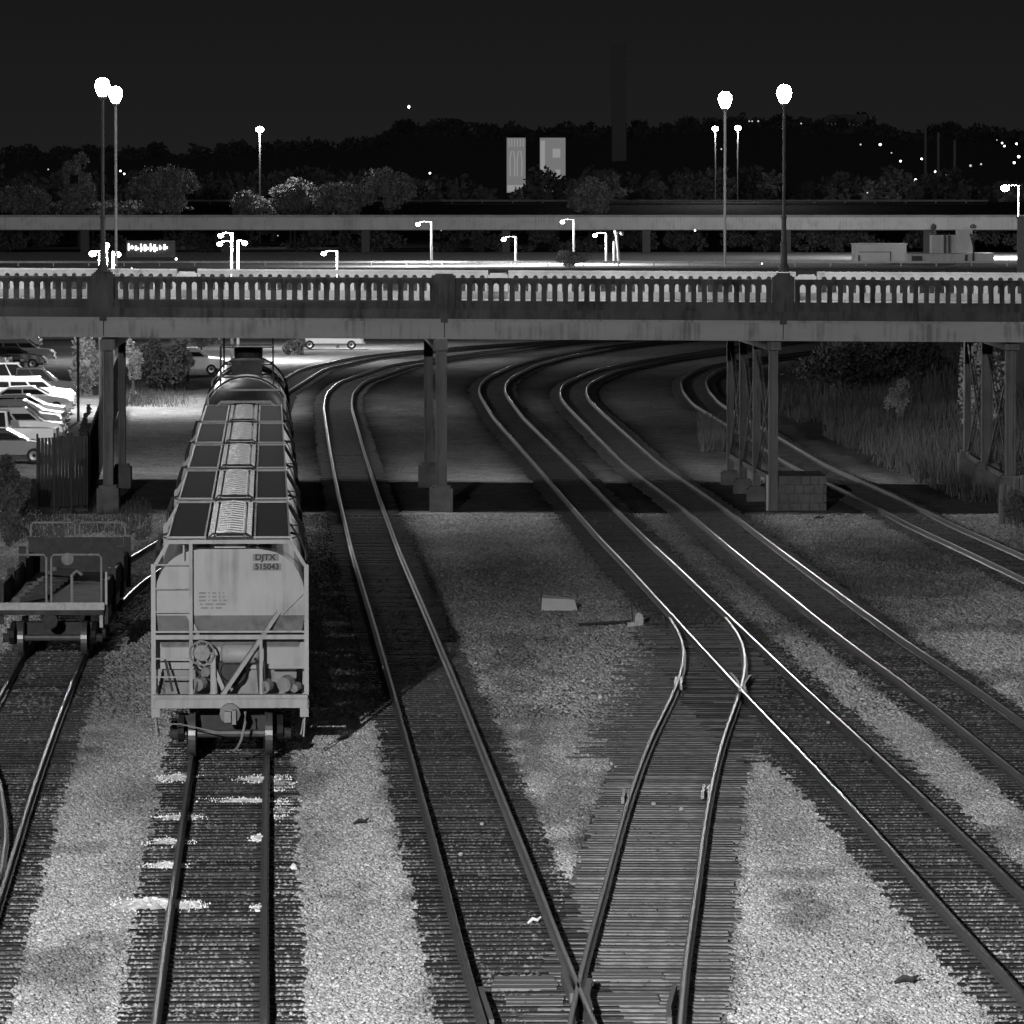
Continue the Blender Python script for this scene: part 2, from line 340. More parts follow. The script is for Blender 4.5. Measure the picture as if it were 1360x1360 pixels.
# ------------------------------------------------------------------ tracks
RP = [(-.07,-.17),(.07,-.17),(.07,-.155),(.012,-.14),(.012,-.045),(.036,-.035),(.036,-.004),(.021,0),(-.021,0),(-.036,-.004),(-.036,-.035),(-.012,-.045),(-.012,-.14),(-.07,-.155)]
def sweep(line, prof, name, mats, parent, top=7):
    P = np.asarray(line); T = np.gradient(P, axis=0); T /= np.hypot(*T.T)[:, None]; N = np.stack([T[:, 1], -T[:, 0]], 1); n = len(prof)
    b = MB(); V = []
    for p, nn in zip(P, N): V += [(p[0]+nn[0]*a, p[1]+nn[1]*a, z) for a, z in prof]
    Fc = []; mi = []
    for i in range(len(P)-1):
        for k in range(n):
            k2 = (k+1) % n; Fc.append((i*n+k, i*n+k2, (i+1)*n+k2, (i+1)*n+k)); mi.append(1 if k == 7 else 0)
    Fc.append(tuple(range(n-1, -1, -1))); Fc.append(tuple((len(P)-1)*n+k for k in range(n))); mi += [0, 0]
    b.v = V; b.f = Fc; b.mi = mi
    return b.build(name, mats, parent, world=True)
def offs(cl, o):
    T = np.gradient(cl, axis=0); T /= np.hypot(*T.T)[:, None]; N = np.stack([T[:, 1], -T[:, 0]], 1); return cl+N*o
tie_meshes = {}
def tie_mesh(m, L):
    key = (m, round(L, 1), random.randint(0, 2))
    if key not in tie_meshes:
        b = MB(); b.box(-L/2, L/2, -.115, .115, -.16, 0); k = key[2]
        b.v = [(x+random.uniform(-.03, .03), y+random.uniform(-.012, .012), z+random.uniform(-.008, .008)) for x, y, z in b.v]
        o = b.build('tie', m); tie_meshes[key] = o.data; bpy.data.objects.remove(o)
    return tie_meshes[key]
def railway(key, label, top='railtop', tiem='tie', pitch=.53, tl=2.6, ymin=74, longtie=None, rails=(-.7525, .7525)):
    cl = CEN[key]; cl = cl[cl[:, 1] > ymin]
    t = thing('railway_track', (cl[0, 0], cl[0, 1], -.2), label, 'railway track', 'railway tracks in the yard')
    for o in rails: sweep(offs(cl, o), RP, 'rail', ['rail', top], t)
    s = np.r_[0, np.cumsum(np.hypot(*np.diff(cl, axis=0).T))]; n = int(s[-1]/pitch); rest = MB(); made = 0
    for i in range(n):
        q = i*pitch+random.uniform(-.03, .03); X = np.interp(q, s, cl[:, 0]); Y = np.interp(q, s, cl[:, 1])
        X2 = np.interp(q+1, s, cl[:, 0]); Y2 = np.interp(q+1, s, cl[:, 1]); an = -math.atan2(X2-X, Y2-Y)
        L = tl; ox = random.uniform(-.08, .08)
        if longtie:
            r = longtie(Y)
            if r is None: continue
            L, ox = r; ox += random.uniform(-.12, .12)
        px = PX/2+F*X/Y; py = HOR+F*H/Y
        vis = -60 < px-(-1 if px < 680 else 1)*90 and py < 1385 and abs(px-680) < 770
        zz = -.166+random.uniform(-.008, .008)
        if vis and made < 100 and Y < 200:
            o = bpy.data.objects.new('tie', tie_mesh(tiem, L)); COL.objects.link(o); o.parent = t
            o.location = (X+ox-t.location.x, Y-t.location.y, zz+.2); o.rotation_euler = (0, 0, an+random.uniform(-.01, .01)); made += 1
        elif py < 1500 and Y < 470:
            c, s_ = math.cos(an), math.sin(an); v = []
            for a, b_, z in [(-L/2,-.11,zz-.15),(L/2,-.11,zz-.15),(L/2,.11,zz-.15),(-L/2,.11,zz-.15),(-L/2,-.11,zz),(L/2,-.11,zz),(L/2,.11,zz),(-L/2,.11,zz)]:
                v.append((X+ox+a*c-b_*s_, Y+a*s_+b_*c, z))
            rest.add(v, [(3,2,1,0),(4,5,6,7),(0,1,5,4),(1,2,6,5),(2,3,7,6),(3,0,4,7)])
    if rest.v: tag(rest.build('tie', tiem, t, world=True), kind='stuff')
    return t
t1 = railway('one', 'railway track under the hopper train with white spills between its rails', top='railold')
t2 = railway('two', 'shiny track just right of the hopper train, crossed by another rail at bottom edge')
def main_long(Y):
    if 124+random.uniform(-3,3) < Y < 158: return 3.6, -.35
    return 2.7, 0
t3 = railway('main', 'main track with the switch and the crossing point in mid yard', longtie=main_long)
t4 = railway('four', 'shiny track running to the right edge, next right of the track with the switch')
t5 = railway('five', 'dull overgrown track at far right passing the stone footing', top='railold')
ts = railway('side', 'dull diverging track with closely laid grey ties leading to bottom centre', top='railold', tiem='tie_new', pitch=.4, longtie=lambda Y: (2.75, 0) if Y < 122 else (2.8+1.5*random.random()*(Y < 152), -.3))
tf = railway('far_left', 'bare curving track at far left in front of the flat wagon', top='railold', tiem='tie')
for (xa, xb, y0, y1, par) in ((652, 742, 1296, 1312, t2), (668, 752, 1322, 1334, t2), (785, 884, 1290, 1300, ts), (782, 880, 1318, 1334, ts)):
    a, c_ = at(xa, y0, -.14), at(xb, y1, -.14); b = MB(); n_ = 3
    for k in range(n_): b.box(a.x+random.uniform(0, .05), c_.x-random.uniform(0, .05), c_.y+(a.y-c_.y)*k/n_+.02, c_.y+(a.y-c_.y)*(k+1)/n_-.02, -.2, -.15+.004*k)
    b.build('worn_plank', 'plank', par, world=True)
# fittings of the turnout
def strip(pts, w_, z0, z1, name, m, parent):
    b = MB(); P = [at(x, y, 0) for x, y in pts]
    for p, q in zip(P, P[1:]): b.beam((p.x, p.y, (z0+z1)/2), (q.x, q.y, (z0+z1)/2), w_, z1-z0)
    return b.build(name, m, parent, world=True)
for pts in ([(938,1098),(930,1122),(931,1135)], [(911,1094),(902,1105)]): pass
strip([(970,893),(979,903),(983,918),(978,926)], .07, -.16, .0, 'guard_rail', 'rail', t3)
strip([(996,896),(988,908),(990,920)], .07, -.16, .0, 'guard_rail', 'rail', t3)
strip([(638,1309),(653,1353)], .07, -.16, -.01, 'guard_rail', 'rail', t2)
strip([(896,1306),(888,1335),(889,1350)], .07, -.16, -.01, 'guard_rail', 'rail', ts)
strip([(783,1298),(779,1320),(784,1338)], .09, -.16, -.01, 'guard_rail', 'rail', ts)
strip([(748,1290),(760,1318)], .07, -.16, -.01, 'guard_rail', 'rail', ts)
for (x, y) in [(832,1052),(938,1046),(901,893+10)]:
    strip([(x-3, y-5), (x-5, y+6)], .06, -.13, -.01, 'joint_bar', 'railold', ts); strip([(x+3.5, y-5), (x+3.5, y+6)], .06, -.13, -.01, 'joint_bar', 'railold', ts)
cr = thing('curved_rail', (-9, 105, -.2), 'short curved rail end poking in at the left edge beside the bare track', 'rail')
P = [at(x, y, 0) for x, y in [(-14,1000),(0,1040),(6,1080),(7,1110),(2,1150),(-10,1200)]]
sweep(np.array([(p.x, p.y) for p in P]), RP, 'rail_bar', ['rail', 'railold'], cr)

# ------------------------------------------------------------------ hopper wagons
TD = Vector((-.0404, 1, 0)).normalized(); RZ = math.atan2(.0404, 1)      # rotation that turns local +Y along the track
def hopper():
    t = thing('hopper_wagon', (0, 0, 0), '', 'hopper wagon', 'covered hopper wagons of the train')
    L = 14.3
    # body: rounded cross section
    W = 1.5; prof = [(-W,1.75),(-W,3.25)]
    for k in range(1, 9):
        a = math.pi/2*k/9; prof.append((-W+.85*(1-math.cos(a)), 3.25+.93*math.sin(a)))
    prof.append((-.6, 4.2)); prof += [(-x, z) for x, z in reversed(prof)]
    b = MB(); b.prism([(x, z) for x, z in prof if z > 2.8] if False else prof, (0, .75, 0), (1,0,0), (0,0,1), (0, L-1.5, 0))
    # the side panels between posts get ribs
    for s_ in (-1, 1):
        for k in range(12): b.box(s_*1.5-.04, s_*1.5+.04, .9+k*1.13, 1.0+k*1.13, 1.3, 3.2)
        b.box(s_*1.5-.05, s_*1.5+.05, 0, L, 1.05, 1.32)
    b.build('body', 'carbody', t)
    # end bulkheads: rounded sheet standing forward, sloping in below
    for e, d in ((0, 1), (L, -1)):
        b = MB(); top = [(x, z) for x, z in prof if z > 3.2]
        poly = [(-W, 2.87)]+top+[(W, 2.87)]
        b.prism(poly, (0, e+d*.18, 0), (1,0,0), (0,0,1), (0, d*.6, 0), 0)
        y0, y1 = e+d*.18, e+d*.74
        b.add([(-W,y0,2.87),(W,y0,2.87),(W-.12,y1,2.2),(-W+.12,y1,2.2)], [(0,1,2,3)], 1)
        b.add([(-W,y0,2.87),(-W+.12,y1,2.2),(-W+.12,e+d*.8,2.87)], [(0,1,2)], 1); b.add([(W,y0,2.87),(W-.12,y1,2.2),(W-.12,e+d*.8,2.87)], [(0,1,2)], 1)
        b.add([(-1.38,y1,2.2),(1.38,y1,2.2),(1.3,y1+d*.5,1.15),(-1.3,y1+d*.5,1.15)], [(0,1,2,3)], 0)
        b.build('end_bulkhead', ['carbody', 'carband'], t, fixn=False)
        # end frame
        f = MB(); e1 = e+d*.03
        for s_ in (-1, 1):
            f.box(s_*1.53-.045, s_*1.53+.045, min(e, e+d*.1), max(e, e+d*.1), .95, 3.55)
            f.box(s_*1.53-.045, s_*1.53+.045, min(e+d*.0, e+d*.1), max(e, e+d*.1), 3.55, 3.9)
            f.beam((s_*1.5, e1, 3.88), (s_*1.22, e1, 4.36), .07)
        f.box(-1.49, 1.49, min(e, e+d*.09), max(e, e+d*.09), 2.4, 2.49)
        f.box(-1.49, 1.49, min(e-d*.02, e+d*.03), max(e-d*.02, e+d*.03), 2.535, 2.575)
        f.box(-1.26, 1.22, min(e-d*.06, e+d*.12), max(e-d*.06, e+d*.12), 4.32, 4.4)
        f.build('end_frame', 'carbody', t)
        f = MB(); f.box(-1.55, 1.55, min(e-d*.12, e+d*.25), max(e-d*.12, e+d*.25), 1.03, 1.22); f.box(-1.55, 1.55, min(e-d*.2, e+d*.1), max(e-d*.2, e+d*.1), 1.225, 1.3)
        f.box(-1.57, -1.4, min(e-d*.15, e+d*.2), max(e-d*.15, e+d*.2), .85, 1.03); f.box(1.4, 1.57, min(e-d*.15, e+d*.2), max(e-d*.15, e+d*.2), .85, 1.03)
        f.build('end_sill', 'carbody', t)
        lad = MB(); u0 = -.78*d
        lad.box(u0-.035, u0+.035, min(e-d*.05, e+d*.02), max(e-d*.05, e+d*.02), 1.3, 4.33)
        for z in (1.65, 2.02, 2.95, 3.42, 3.9): lad.beam((u0, e-d*.03, z), (-1.5*d, e-d*.03, z), .028)
        lad.beam((u0-.14*d, e-d*.03, 4.3), (u0-.14*d, e-d*.03, 4.0), .03)
        lad.build('ladder', 'carbody', t)
        br = MB(); br.beam((.98*d, e+d*.16, 2.95), (-.16*d, e-d*.02, 1.28), .13, .08); br.beam((-.95*d, e+d*.2, 3.1), (-.55*d, e+d*.2, 2.3), .07)
        br.box(-.34*d-.05, -.34*d+.05, min(e, e+d*.1), max(e, e+d*.1), 1.3, 2.1); br.box(.62*d-.03, .62*d+.03, min(e, e+d*.08), max(e, e+d*.08), 1.3, 2.45)
        br.beam((1.45*d, e+.1*d, 3.3), (1.05*d, e+.12*d, 2.9), .03)
        br.beam((-.55*d, e+d*.3, 2.35), (-.1*d, e+d*.25, 1.3), .08); br.box(.8*d-.03, 1.4*d+.03, min(e-.02, e+.02), max(e-.02, e+.02), 1.83, 1.86) if d > 0 else None
        br.build('end_brace', 'carbody', t)
        if d > 0:
            bw = MB(); c = Vector((-.56, e-.06, 2.13))
            bw.tube([c+Vector((math.cos(a)*.24, 0, math.sin(a)*.24)) for a in [k*math.pi/10 for k in range(21)]], .022, 6)
            for k in range(6): bw.beam(c, c+Vector((math.cos(k*math.pi/3)*.24, 0, math.sin(k*math.pi/3)*.24)), .03)
            bw.lathe([(.0, -.05), (.16, -.05), (.19, .08), (.0, .1)], c+Vector((0, .08, 0)), (0,1,0)); bw.build('brake_wheel', 'carband', t)
            ar = MB(); ar.lathe([(0, 0), (.14, .02), (.2, .08), (.2, .72), (.14, .78), (0, .8)], (-.2, e+.45, 2.08), (1,0,0), 14); ar.build('air_reservoir', 'carbody', t, smooth=True)
            dr = MB(); dr.lathe([(0, 0), (.3, 0), (.3, .1), (.22, .12), (.2, .02), (0, .03)], (.02, e+.62, 1.72), (0,-1,0), 18); dr.build('manhole', 'cardark', t)
            for (a, bb, z, r) in ((.72,.2,1.45,.13),(1.12,.16,1.5,.16),(-.62,.2,1.5,.14),(-.45,.3,1.75,.1),(1.32,.2,1.42,.09)):
                gr = MB(); gr.lathe([(0, -.12), (r, -.1), (r, .1), (0, .12)], (a, e+bb, z), (.5, 1, .2), 10); gr.build('brake_cylinder', 'carband', t)
            for pp, rr in (([(.6,e+.1,1.3),(.55,e+.1,1.9),(.5,e+.2,2.0)], .03), ([(.7,e+.1,1.35),(.68,e+.1,1.95)], .02), ([(-.7,e+.1,1.3),(-.6,e+.1,1.7),(-.75,e+.1,1.9)], .025), ([(-1.3,e+.1,2.0),(-1.15,e+.1,1.35)], .025)):
                gr = MB(); gr.tube(pp, rr, 6); gr.build('brake_pipe', 'cardark', t)
        cp = MB(); cp.lathe([(0, 0), (.17, 0), (.21, .1), (.21, .3), (.1, .36), (0, .36)], (0, e-d*.05-(.0), .93), (0,-d,0), 10); cp.box(-.2, .2, min(e-d*.1, e+d*.2), max(e-d*.1, e+d*.2), .9, 1.27)
        cp.box(-.11, .02, min(e-d*.4, e-d*.62), max(e-d*.4, e-d*.62), .78, 1.0); cp.box(.04, .12, min(e-d*.4, e-d*.58), max(e-d*.4, e-d*.58), .74, 1.02); cp.build('coupler', 'carband', t)
        hs = MB(); hs.tube([(.3, e-d*.1, .95), (.3, e-d*.22, .75), (.22, e-d*.3, .4), (.12, e-d*.35, .22), (.06, e-d*.4, .2)], .028, 7); hs.build('brake_hose', 'carband', t)
        lv = MB(); lv.tube([(-1.35, e-d*.15, .72), (-1.0, e-d*.2, .72), (-.2, e-d*.3, .55)], .015, 5); lv.build('uncoupling_lever', 'carband', t)
        for s_ in (-1, 1):
            sp_ = MB(); sp_.tube([(s_*1.5, e+d*.02, .9), (s_*1.47, e, .45), (s_*1.42, e+d*.4, .45), (s_*1.5, e+d*.42, .95)], .02, 5); sp_.build('step', 'carbody', t)
    # roof: grating walks, trough hatch, crossovers
    for s_ in (-1, 1):
        b = MB(); x0, x1 = (.5, 1.2) if s_ > 0 else (-1.24, -.5)
        b.box(x0, x1, .15, L-.15, 4.38, 4.41); o = b.build('roof_walk', 'grate', t)
        b = MB()
        for x in (x0, x1): b.box(x-.02, x+.02, .15, L-.15, 4.4, 4.44)
        for yy in (.13, L-.13): b.box(x0-.02, x1+.02, yy-.03, yy+.03, 4.42, 4.46)
        b.build('walk_edge', 'carbody', o)
        b = MB(); b.tube([(s_*1.24, 3.3, 4.35), (s_*1.42, 3.4, 4.3), (s_*1.5, 3.5, 4.0), (s_*1.52, 4.4, 3.7)], .03, 6); b.build('grab_rail', 'cardark', t); b = MB(); b.tube([(s_*1.24, .4, 4.4), (s_*1.4, .42, 4.45), (s_*1.52, .5, 4.1), (s_*1.53, .5, 3.4)], .02, 6); b.build('grab_rail', 'cardark', t)
    b = MB(); n = 14
    b.prism([(-.31, 4.2), (-.31, 4.36), (-.24, 4.44), (0, 4.47), (.24, 4.44), (.31, 4.36), (.31, 4.2)], (0, .7, 0), (1,0,0), (0,0,1), (0, L-1.4, 0))
    for k in range(n+1):
        yy = .75+k*(L-1.5)/n; b.prism([(-.33, 4.3), (-.26, 4.47), (0, 4.5), (.26, 4.47), (.33, 4.3)], (0, yy, 0), (1,0,0), (0,0,1), (0, .1, 0))
        for s_ in (-1, 1): b.box(s_*.38-.05, s_*.38+.05, yy, yy+.2, 4.3, 4.46)
    b.build('trough_hatch', 'hatch', t)
    b = MB(); b.box(.39, .48, .5, L-.5, 4.16, 4.2); b.box(-.48, -.41, .5, L-.5, 4.16, 4.2); b.build('roof_gap', 'cardark', t)
    for yy in (.35, L-.35):
        b = MB(); b.box(-.5, .5, yy-.2, yy+.05, 4.41, 4.44); b.tube([(-.5, yy, 4.35), (-.35, yy, 4.5), (.35, yy, 4.5), (.5, yy, 4.35)], .02, 5); b.build('crossover', 'cardark', t)
    # hoppers below
    for c_ in (3.2, 7.15, 11.1):
        b = MB(); b.add([(-1.3,c_-1.7,1.8),(1.3,c_-1.7,1.8),(1.3,c_+1.7,1.8),(-1.3,c_+1.7,1.8),(-.4,c_-.4,.35),(.4,c_-.4,.35),(.4,c_+.4,.35),(-.4,c_+.4,.35)], [(3,2,1,0),(4,5,6,7),(0,1,5,4),(1,2,6,5),(2,3,7,6),(3,0,4,7)]); b.build('discharge_hopper', 'carband', t)
    for c_ in (1.9, L-1.9): truck(t, c_)
    return t
def truck(t, c_, m='cardark'):
    tr = MB()
    for s_ in (-1, 1):
        tr.prism([(-1.25,.45),(-1.1,.6),(-.3,.75),(.3,.75),(1.1,.6),(1.25,.45),(.9,.3),(.4,.22),(-.4,.22),(-.9,.3)], (s_*1.0-.06, c_, 0), (0,1,0), (0,0,1), (.12,0,0))
        for yy in (-.88, .88): tr.lathe([(0,-.1),(.11,-.1),(.11,.1),(0,.1)], (s_*1.12, c_+yy, .42), (1,0,0), 10)
    tr.box(-1.0, 1.0, c_-.2, c_+.2, .4, .75); o = tr.build('truck_frame', m, t)
    for yy in (-.88, .88):
        wh = MB()
        for s_ in (-1, 1):
            wh.lathe([(.1,-.07),(.3,-.03),(.36,-.068),(.418,-.068),(.42,.045),(.455,.05),(.455,.075),(.36,.07),(.3,.03),(.1,.07)], (s_*.78, c_+yy, .42), (-s_,0,0), 28)
        wh.lathe([(.08,-.78),(.08,.78)], (0, c_+yy, .42), (1,0,0), 10); wh.build('wheelset', 'wheel', o, smooth=False)
    return o
def on_line(Y): return (float(-4.1-.0404*(Y-82)), Y, 0)
h1 = hopper(); D0 = 120.3; PIT = 15.4
names = ['nearest pale hopper wagon, its end showing black number letters, ladder and brake wheel', 'second hopper wagon of the train, roof seen just behind the lettered one',
         'third hopper wagon of the train, in the middle of the five roofs', 'fourth hopper wagon of the train, roof in front of the last hopper', 'last hopper wagon of the train, directly in front of the dark tank head']
h1['label'] = names[0]; h1.location = on_line(D0); h1.rotation_euler = (0,0,RZ)
for i in range(1, 5):
    o = copy_tree(h1, on_line(D0+PIT*i), RZ, names[i])
    if i in (1, 3): pass
# lettering on the nearest end
def text(body, size, loc, parent, name, m, rot=(math.pi/2, 0, 0), wx=1.0, ext=.004):
    cu = bpy.data.curves.new(name, 'FONT'); cu.body = body; cu.size = size; cu.align_x = 'CENTER'; cu.align_y = 'CENTER'; cu.extrude = ext; cu.offset = size*.03
    o = bpy.data.objects.new('tmp', cu); COL.objects.link(o); bpy.context.view_layer.update()
    me = bpy.data.meshes.new_from_object(o.evaluated_get(bpy.context.evaluated_depsgraph_get())); bpy.data.objects.remove(o)
    me.materials.clear(); me.materials.append(M[m]); q = bpy.data.objects.new(name, me); COL.objects.link(q)
    q.location = loc; q.rotation_euler = rot; q.scale = (wx, 1, 1); q.parent = parent; return q
b = MB(); b.box(.46, .98, .17, .181, 3.96, 4.1); b.box(.46, 1.03, .17, .181, 3.77, 3.915)
b.build('number_patch', 'patch', h1)
text('DJTX', .165, (.71, .165, 4.03), h1, 'wagon_number', 'letter', wx=1.08); text('515043', .165, (.745, .165, 3.843), h1, 'wagon_number', 'letter', wx=.98)
for k in range(5):
    b = MB(); x = -.62+(.02 if k == 3 else .04 if k == 4 else 0)
    for wd in ([.14,.03,.08,.03,.03], [.14,.03,.08,.03,.04], [.14,.03,.09,.03,.07], [.06,.16,.2], [.15,.05,.12])[k]:
        b.box(x, x+wd, .172, .179, 3.32-k*.075-.017, 3.32-k*.075+.017); x += wd+.05
    b.build('data_line', 'patch', h1)
# tank wagons
def tankcar(label, head):
    t = thing('tank_wagon', (0,0,0), label, 'tank wagon', 'tank wagons of the train'); L = 15.2; r = 1.5; z = 3.3
    b = MB(); b.lathe([(0,.15),(.8,.25),(1.25,.5),(1.45,.85),(r,1.2),(r,L-1.2),(1.45,L-.85),(1.25,L-.5),(.8,L-.25),(0,L-.15)], (0,0,z), (0,1,0), 40); b.build('tank_shell', 'tank', t, smooth=True)
    b = MB(); b.lathe([(0,.12),(.8,.22),(1.27,.47),(1.47,.83),(1.52,1.1),(1.53,1.35),(1.5,1.3)], (0,0,z), (0,1,0), 40); b.build('tank_head', head, t, smooth=True)
    b = MB(); b.lathe([(0,0),(.55,0),(.55,.55),(.5,.6),(0,.62)], (0, L/2, z+r-.05), (0,0,1), 16); b.build('dome', 'cardark', t)
    b = MB()
    for yy in (L/2-1.6, L/2+1.6):
        b.box(-1.0, 1.0, yy-.05, yy+.05, z+r-.1, z+r-.05)
        for x in (-.95, .95): b.beam((x, yy, z+r-.45), (x, yy, z+r+1.0), .05)
        b.beam((-.95, yy, z+r+1.0), (.95, yy, z+r+1.0), .04)
    for x in (-.95, .95): b.beam((x, L/2-1.6, z+r+1.0), (x, L/2+1.6, z+r+1.0), .04)
    b.build('dome_railing', 'cardark', t)
    for yy in (2.2, L-2.2):
        b = MB(); b.tube([(math.sin(a)*1.56, yy, z+math.cos(a)*1.56) for a in [math.pi*(-.55+1.1*k/20) for k in range(21)]], .04, 6); b.build('tank_band', 'cardark', t)
    b = MB(); b.tube([(-1.35,.2,3.05),(-1.35,.2,4.25),(-1.2,.2,4.45),(1.2,.2,4.45),(1.35,.2,4.25),(1.35,.2,3.05)], .04, 6); b.tube([(-1.35,.2,3.05),(1.35,.2,3.05)], .03); b.build('end_railing', 'bright', t)
    b = MB(); b.box(-1.5, 1.5, 0, L, 1.0, 1.3); b.build('underframe', 'cardark', t)
    for c_ in (1.9, L-1.9): truck(t, c_)
    return t
tk = tankcar('tank wagon with dark domed head right behind the last hopper wagon', 'tankdark'); Y = D0+PIT*5+13.5; tk.location = on_line(Y); tk.rotation_euler = (0,0,RZ)
tk2 = copy_tree(tk, on_line(Y+16.4), RZ, 'farthest tank wagon, its dome railing under the bridge edge')
flatgap = thing('flat_wagon', on_line(D0+PIT*5), 'low dark flat wagon in the gap between last hopper and dark tank head', 'flat wagon', None, RZ)
b = MB(); b.box(-1.4, 1.4, .1, 12.6, 1.0, 1.3); b.build('deck', 'cardark', flatgap)
b = MB(); b.tube([(-1.0,8.5,1.3),(-1.0,8.5,4.05),(-.85,8.5,4.2),(.85,8.5,4.2),(1.0,8.5,4.05),(1.0,8.5,1.3)], .06, 6); b.build('end_hoop', 'bright', flatgap)
truck(flatgap, 1.9); truck(flatgap, 10.8)
# ------------------------------------------------------------------ flat wagon at left with pipe gates
Fx, Fy = float(cx('far_left', 146.5)), 146.5; rzf = -math.atan2(float(cx('far_left', 160)-Fx), 13.5)
fw = thing('flat_wagon', (Fx, Fy, 0), 'dark flat wagon with pipe gates and pale end beam at the left edge', 'flat wagon', None, rzf)
b = MB(); b.box(-1.3, 1.3, .1, 15, 1.05, 1.22)
b.build('deck', 'flat', fw)
b = MB(); b.box(-1.32, 1.32, -.05, .08, 1.18, 1.36); b.build('end_beam', 'bright', fw)
for yy in (.15, 14.6):
    for a, c_ in ((-1.28, -.1), (.02, 1.24)):
        b = MB(); b.tube([(a,yy,1.3),(a,yy,2.45),(a+.06,yy,2.52),(c_-.06,yy,2.52),(c_,yy,2.45),(c_,yy,1.3)], .028, 6); b.build('pipe_gate', 'carband', fw)
for yy in (.5, 5, 10, 14.5):
    for x in (-1.25, 1.3): b = MB(); b.box(x-.09, x+.09, yy-.1, yy+.1, .8, 2.15 if yy > 9 else 1.9); b.build('corner_post', 'cardark', fw)
b = MB(); b.box(-1.28, -1.2, .6, 14.4, 1.22, 1.75); b.box(1.24, 1.32, .6, 14.4, 1.22, 1.75); b.build('side_board', 'flat', fw)
b = MB(); b.box(-1.2, 1.2, 14.2, 14.3, 1.22, 2.15); b.build('far_end_board', 'cardark', fw)
b = MB()
for k in range(9): b.beam((-.9+.05*k, 1.5+k*1.2, 1.32+.02*k), (-.3+.04*k, 2.9+k*1.2, 1.35), .18, .12)
b.build('load_timber', 'wood', fw)
b = MB(); b.lathe([(0,0),(.15,0),(.15,.04),(0,.04)], (.42, .1, 2.42), (0,-1,0), 16); b.build('marker_disc', 'carband', fw)
b = MB(); b.tube([(.5,.6,1.3),(.5,.6,2.0),(.62,.6,2.1),(.75,.6,2.0)], .04, 6); b.build('hand_brake', 'carband', fw)
b = MB(); b.box(1.2, 1.28, -.02, 14, .75, 1.05); b.beam((1.36,.1,1.3),(1.36,.1,2.1),.05); b.build('side_frame', 'bright', fw)
b = MB(); b.lathe([(0,0),(.18,0),(.2,.3),(0,.35)], (0, -.05, .93), (0,-1,0), 10); b.build('coupler', 'cardark', fw)
truck(fw, 2.0); truck(fw, 13)
# ------------------------------------------------------------------ pellet spills on track one
def mound(x, y, rx, ry, h, label):
    p = at(x, y, -.16); b = MB(); n = 44; V = [(0,0,h)]; Fc = []; rings = [k/11 for k in range(1, 12)]
    rim = [1+.35*(vnoise(k*.9+x, y, 2.0)-.5)+.22*random.uniform(-1, 1) for k in range(n)]
    for rr in rings:
        for k in range(n):
            a = 2*math.pi*k/n; q = rr*(1+(rim[k]-1)*rr); V.append((rx*q*math.cos(a), ry*q*math.sin(a), h*(1-rr**1.1)*(1+.25*random.uniform(-1, 1))+random.uniform(-.006, .008)))
    for k in range(n): Fc.append((0, 1+k, 1+(k+1) % n))
    for r_ in range(10):
        for k in range(n): Fc.append((1+r_*n+k, 1+(r_+1)*n+k, 1+(r_+1)*n+(k+1) % n, 1+r_*n+(k+1) % n))
    for k in range(160):                                   # loose grains round the heap
        an = random.uniform(0, 6.28); q = random.gauss(1, .25); gx_, gy_ = rx*q*math.cos(an), ry*q*math.sin(an); g_ = random.uniform(.008, .02); i0 = len(V)
        V += [(gx_-g_, gy_, .0), (gx_+g_, gy_, .0), (gx_, gy_+g_, .0), (gx_, gy_, .02+g_)]; Fc += [(i0, i0+1, i0+3), (i0+1, i0+2, i0+3), (i0+2, i0, i0+3)]
    b.add(V, Fc); o = b.build('pellet_spill', 'pellet', fixn=False); o.location = (p.x, p.y, -.185); tag(o, label, 'spill', 'white spills on the track')
for i, (x, y, rx, ry, h) in enumerate([(200,1200,.55,.9,.10),(252,1202,.2,.6,.07),(235,1032,.3,.8,.07),(345,1034,.35,.7,.05),(330,1062,.6,.5,.035),(240,1084,.35,.5,.04),(225,1118,.3,.6,.06),(222,1148,.28,.5,.06),(372,1040,.2,1.5,.03),(374,1075,.15,1.5,.03),(345,1112,.12,.5,.05),(345,1205,.12,.4,.04)]):
    mound(x, y, rx*1.1, ry*.9, h*1.15, ['large white spill heaped over the left rail', 'small white spill against the inner side of left rail', 'white patch left of rail near the wagon', 'white patch inside right rail near the wagon', 'faint pale band between rails',
        'thin white streak left of rail, third from the wagon', 'white heap left of the rail midway to large spill', 'white heap left of the rail just above the large spill', 'pale dusting right of right rail near the wagon', 'pale dusting outside right rail further from wagon', 'tiny white heap touching inner right rail', 'tiny white heap inside right rail level with the large spill'][i])

# ------------------------------------------------------------------ the road bridge
BR = math.radians(-5); U = Vector((math.cos(BR), math.sin(BR), 0)); NV = Vector((-U.y, U.x, 0)); B0 = Vector((0, 218, 0)); BW = 22
def bp(px, off=0):                      # point on the near face below pixel column px
    a = (px-PX/2)/F; s = (a*B0.y)/(U.x-a*U.y); p = B0+U*s; return s
SL = -.0035
bridge = thing('road_bridge', (0, 218, 0), 'concrete road bridge with arched balustrade crossing the whole yard', 'bridge')
def bbox(mb, s0, s1, n0, n1, z0, z1, mi=0):
    P = []
    for zz in (0, 1):
        for s, n_ in ((s0,n0),(s1,n0),(s1,n1),(s0,n1)):
            p = B0+U*s+NV*n_; P.append((p.x, p.y, (z1 if zz else z0)+SL*s))
    mb.add(P, [(3,2,1,0),(4,5,6,7),(0,1,5,4),(1,2,6,5),(2,3,7,6),(3,0,4,7)], mi)
pyl = [bp(-316), bp(137), bp(590), bp(1040), bp(1493)]
XL, XR = -60, 60
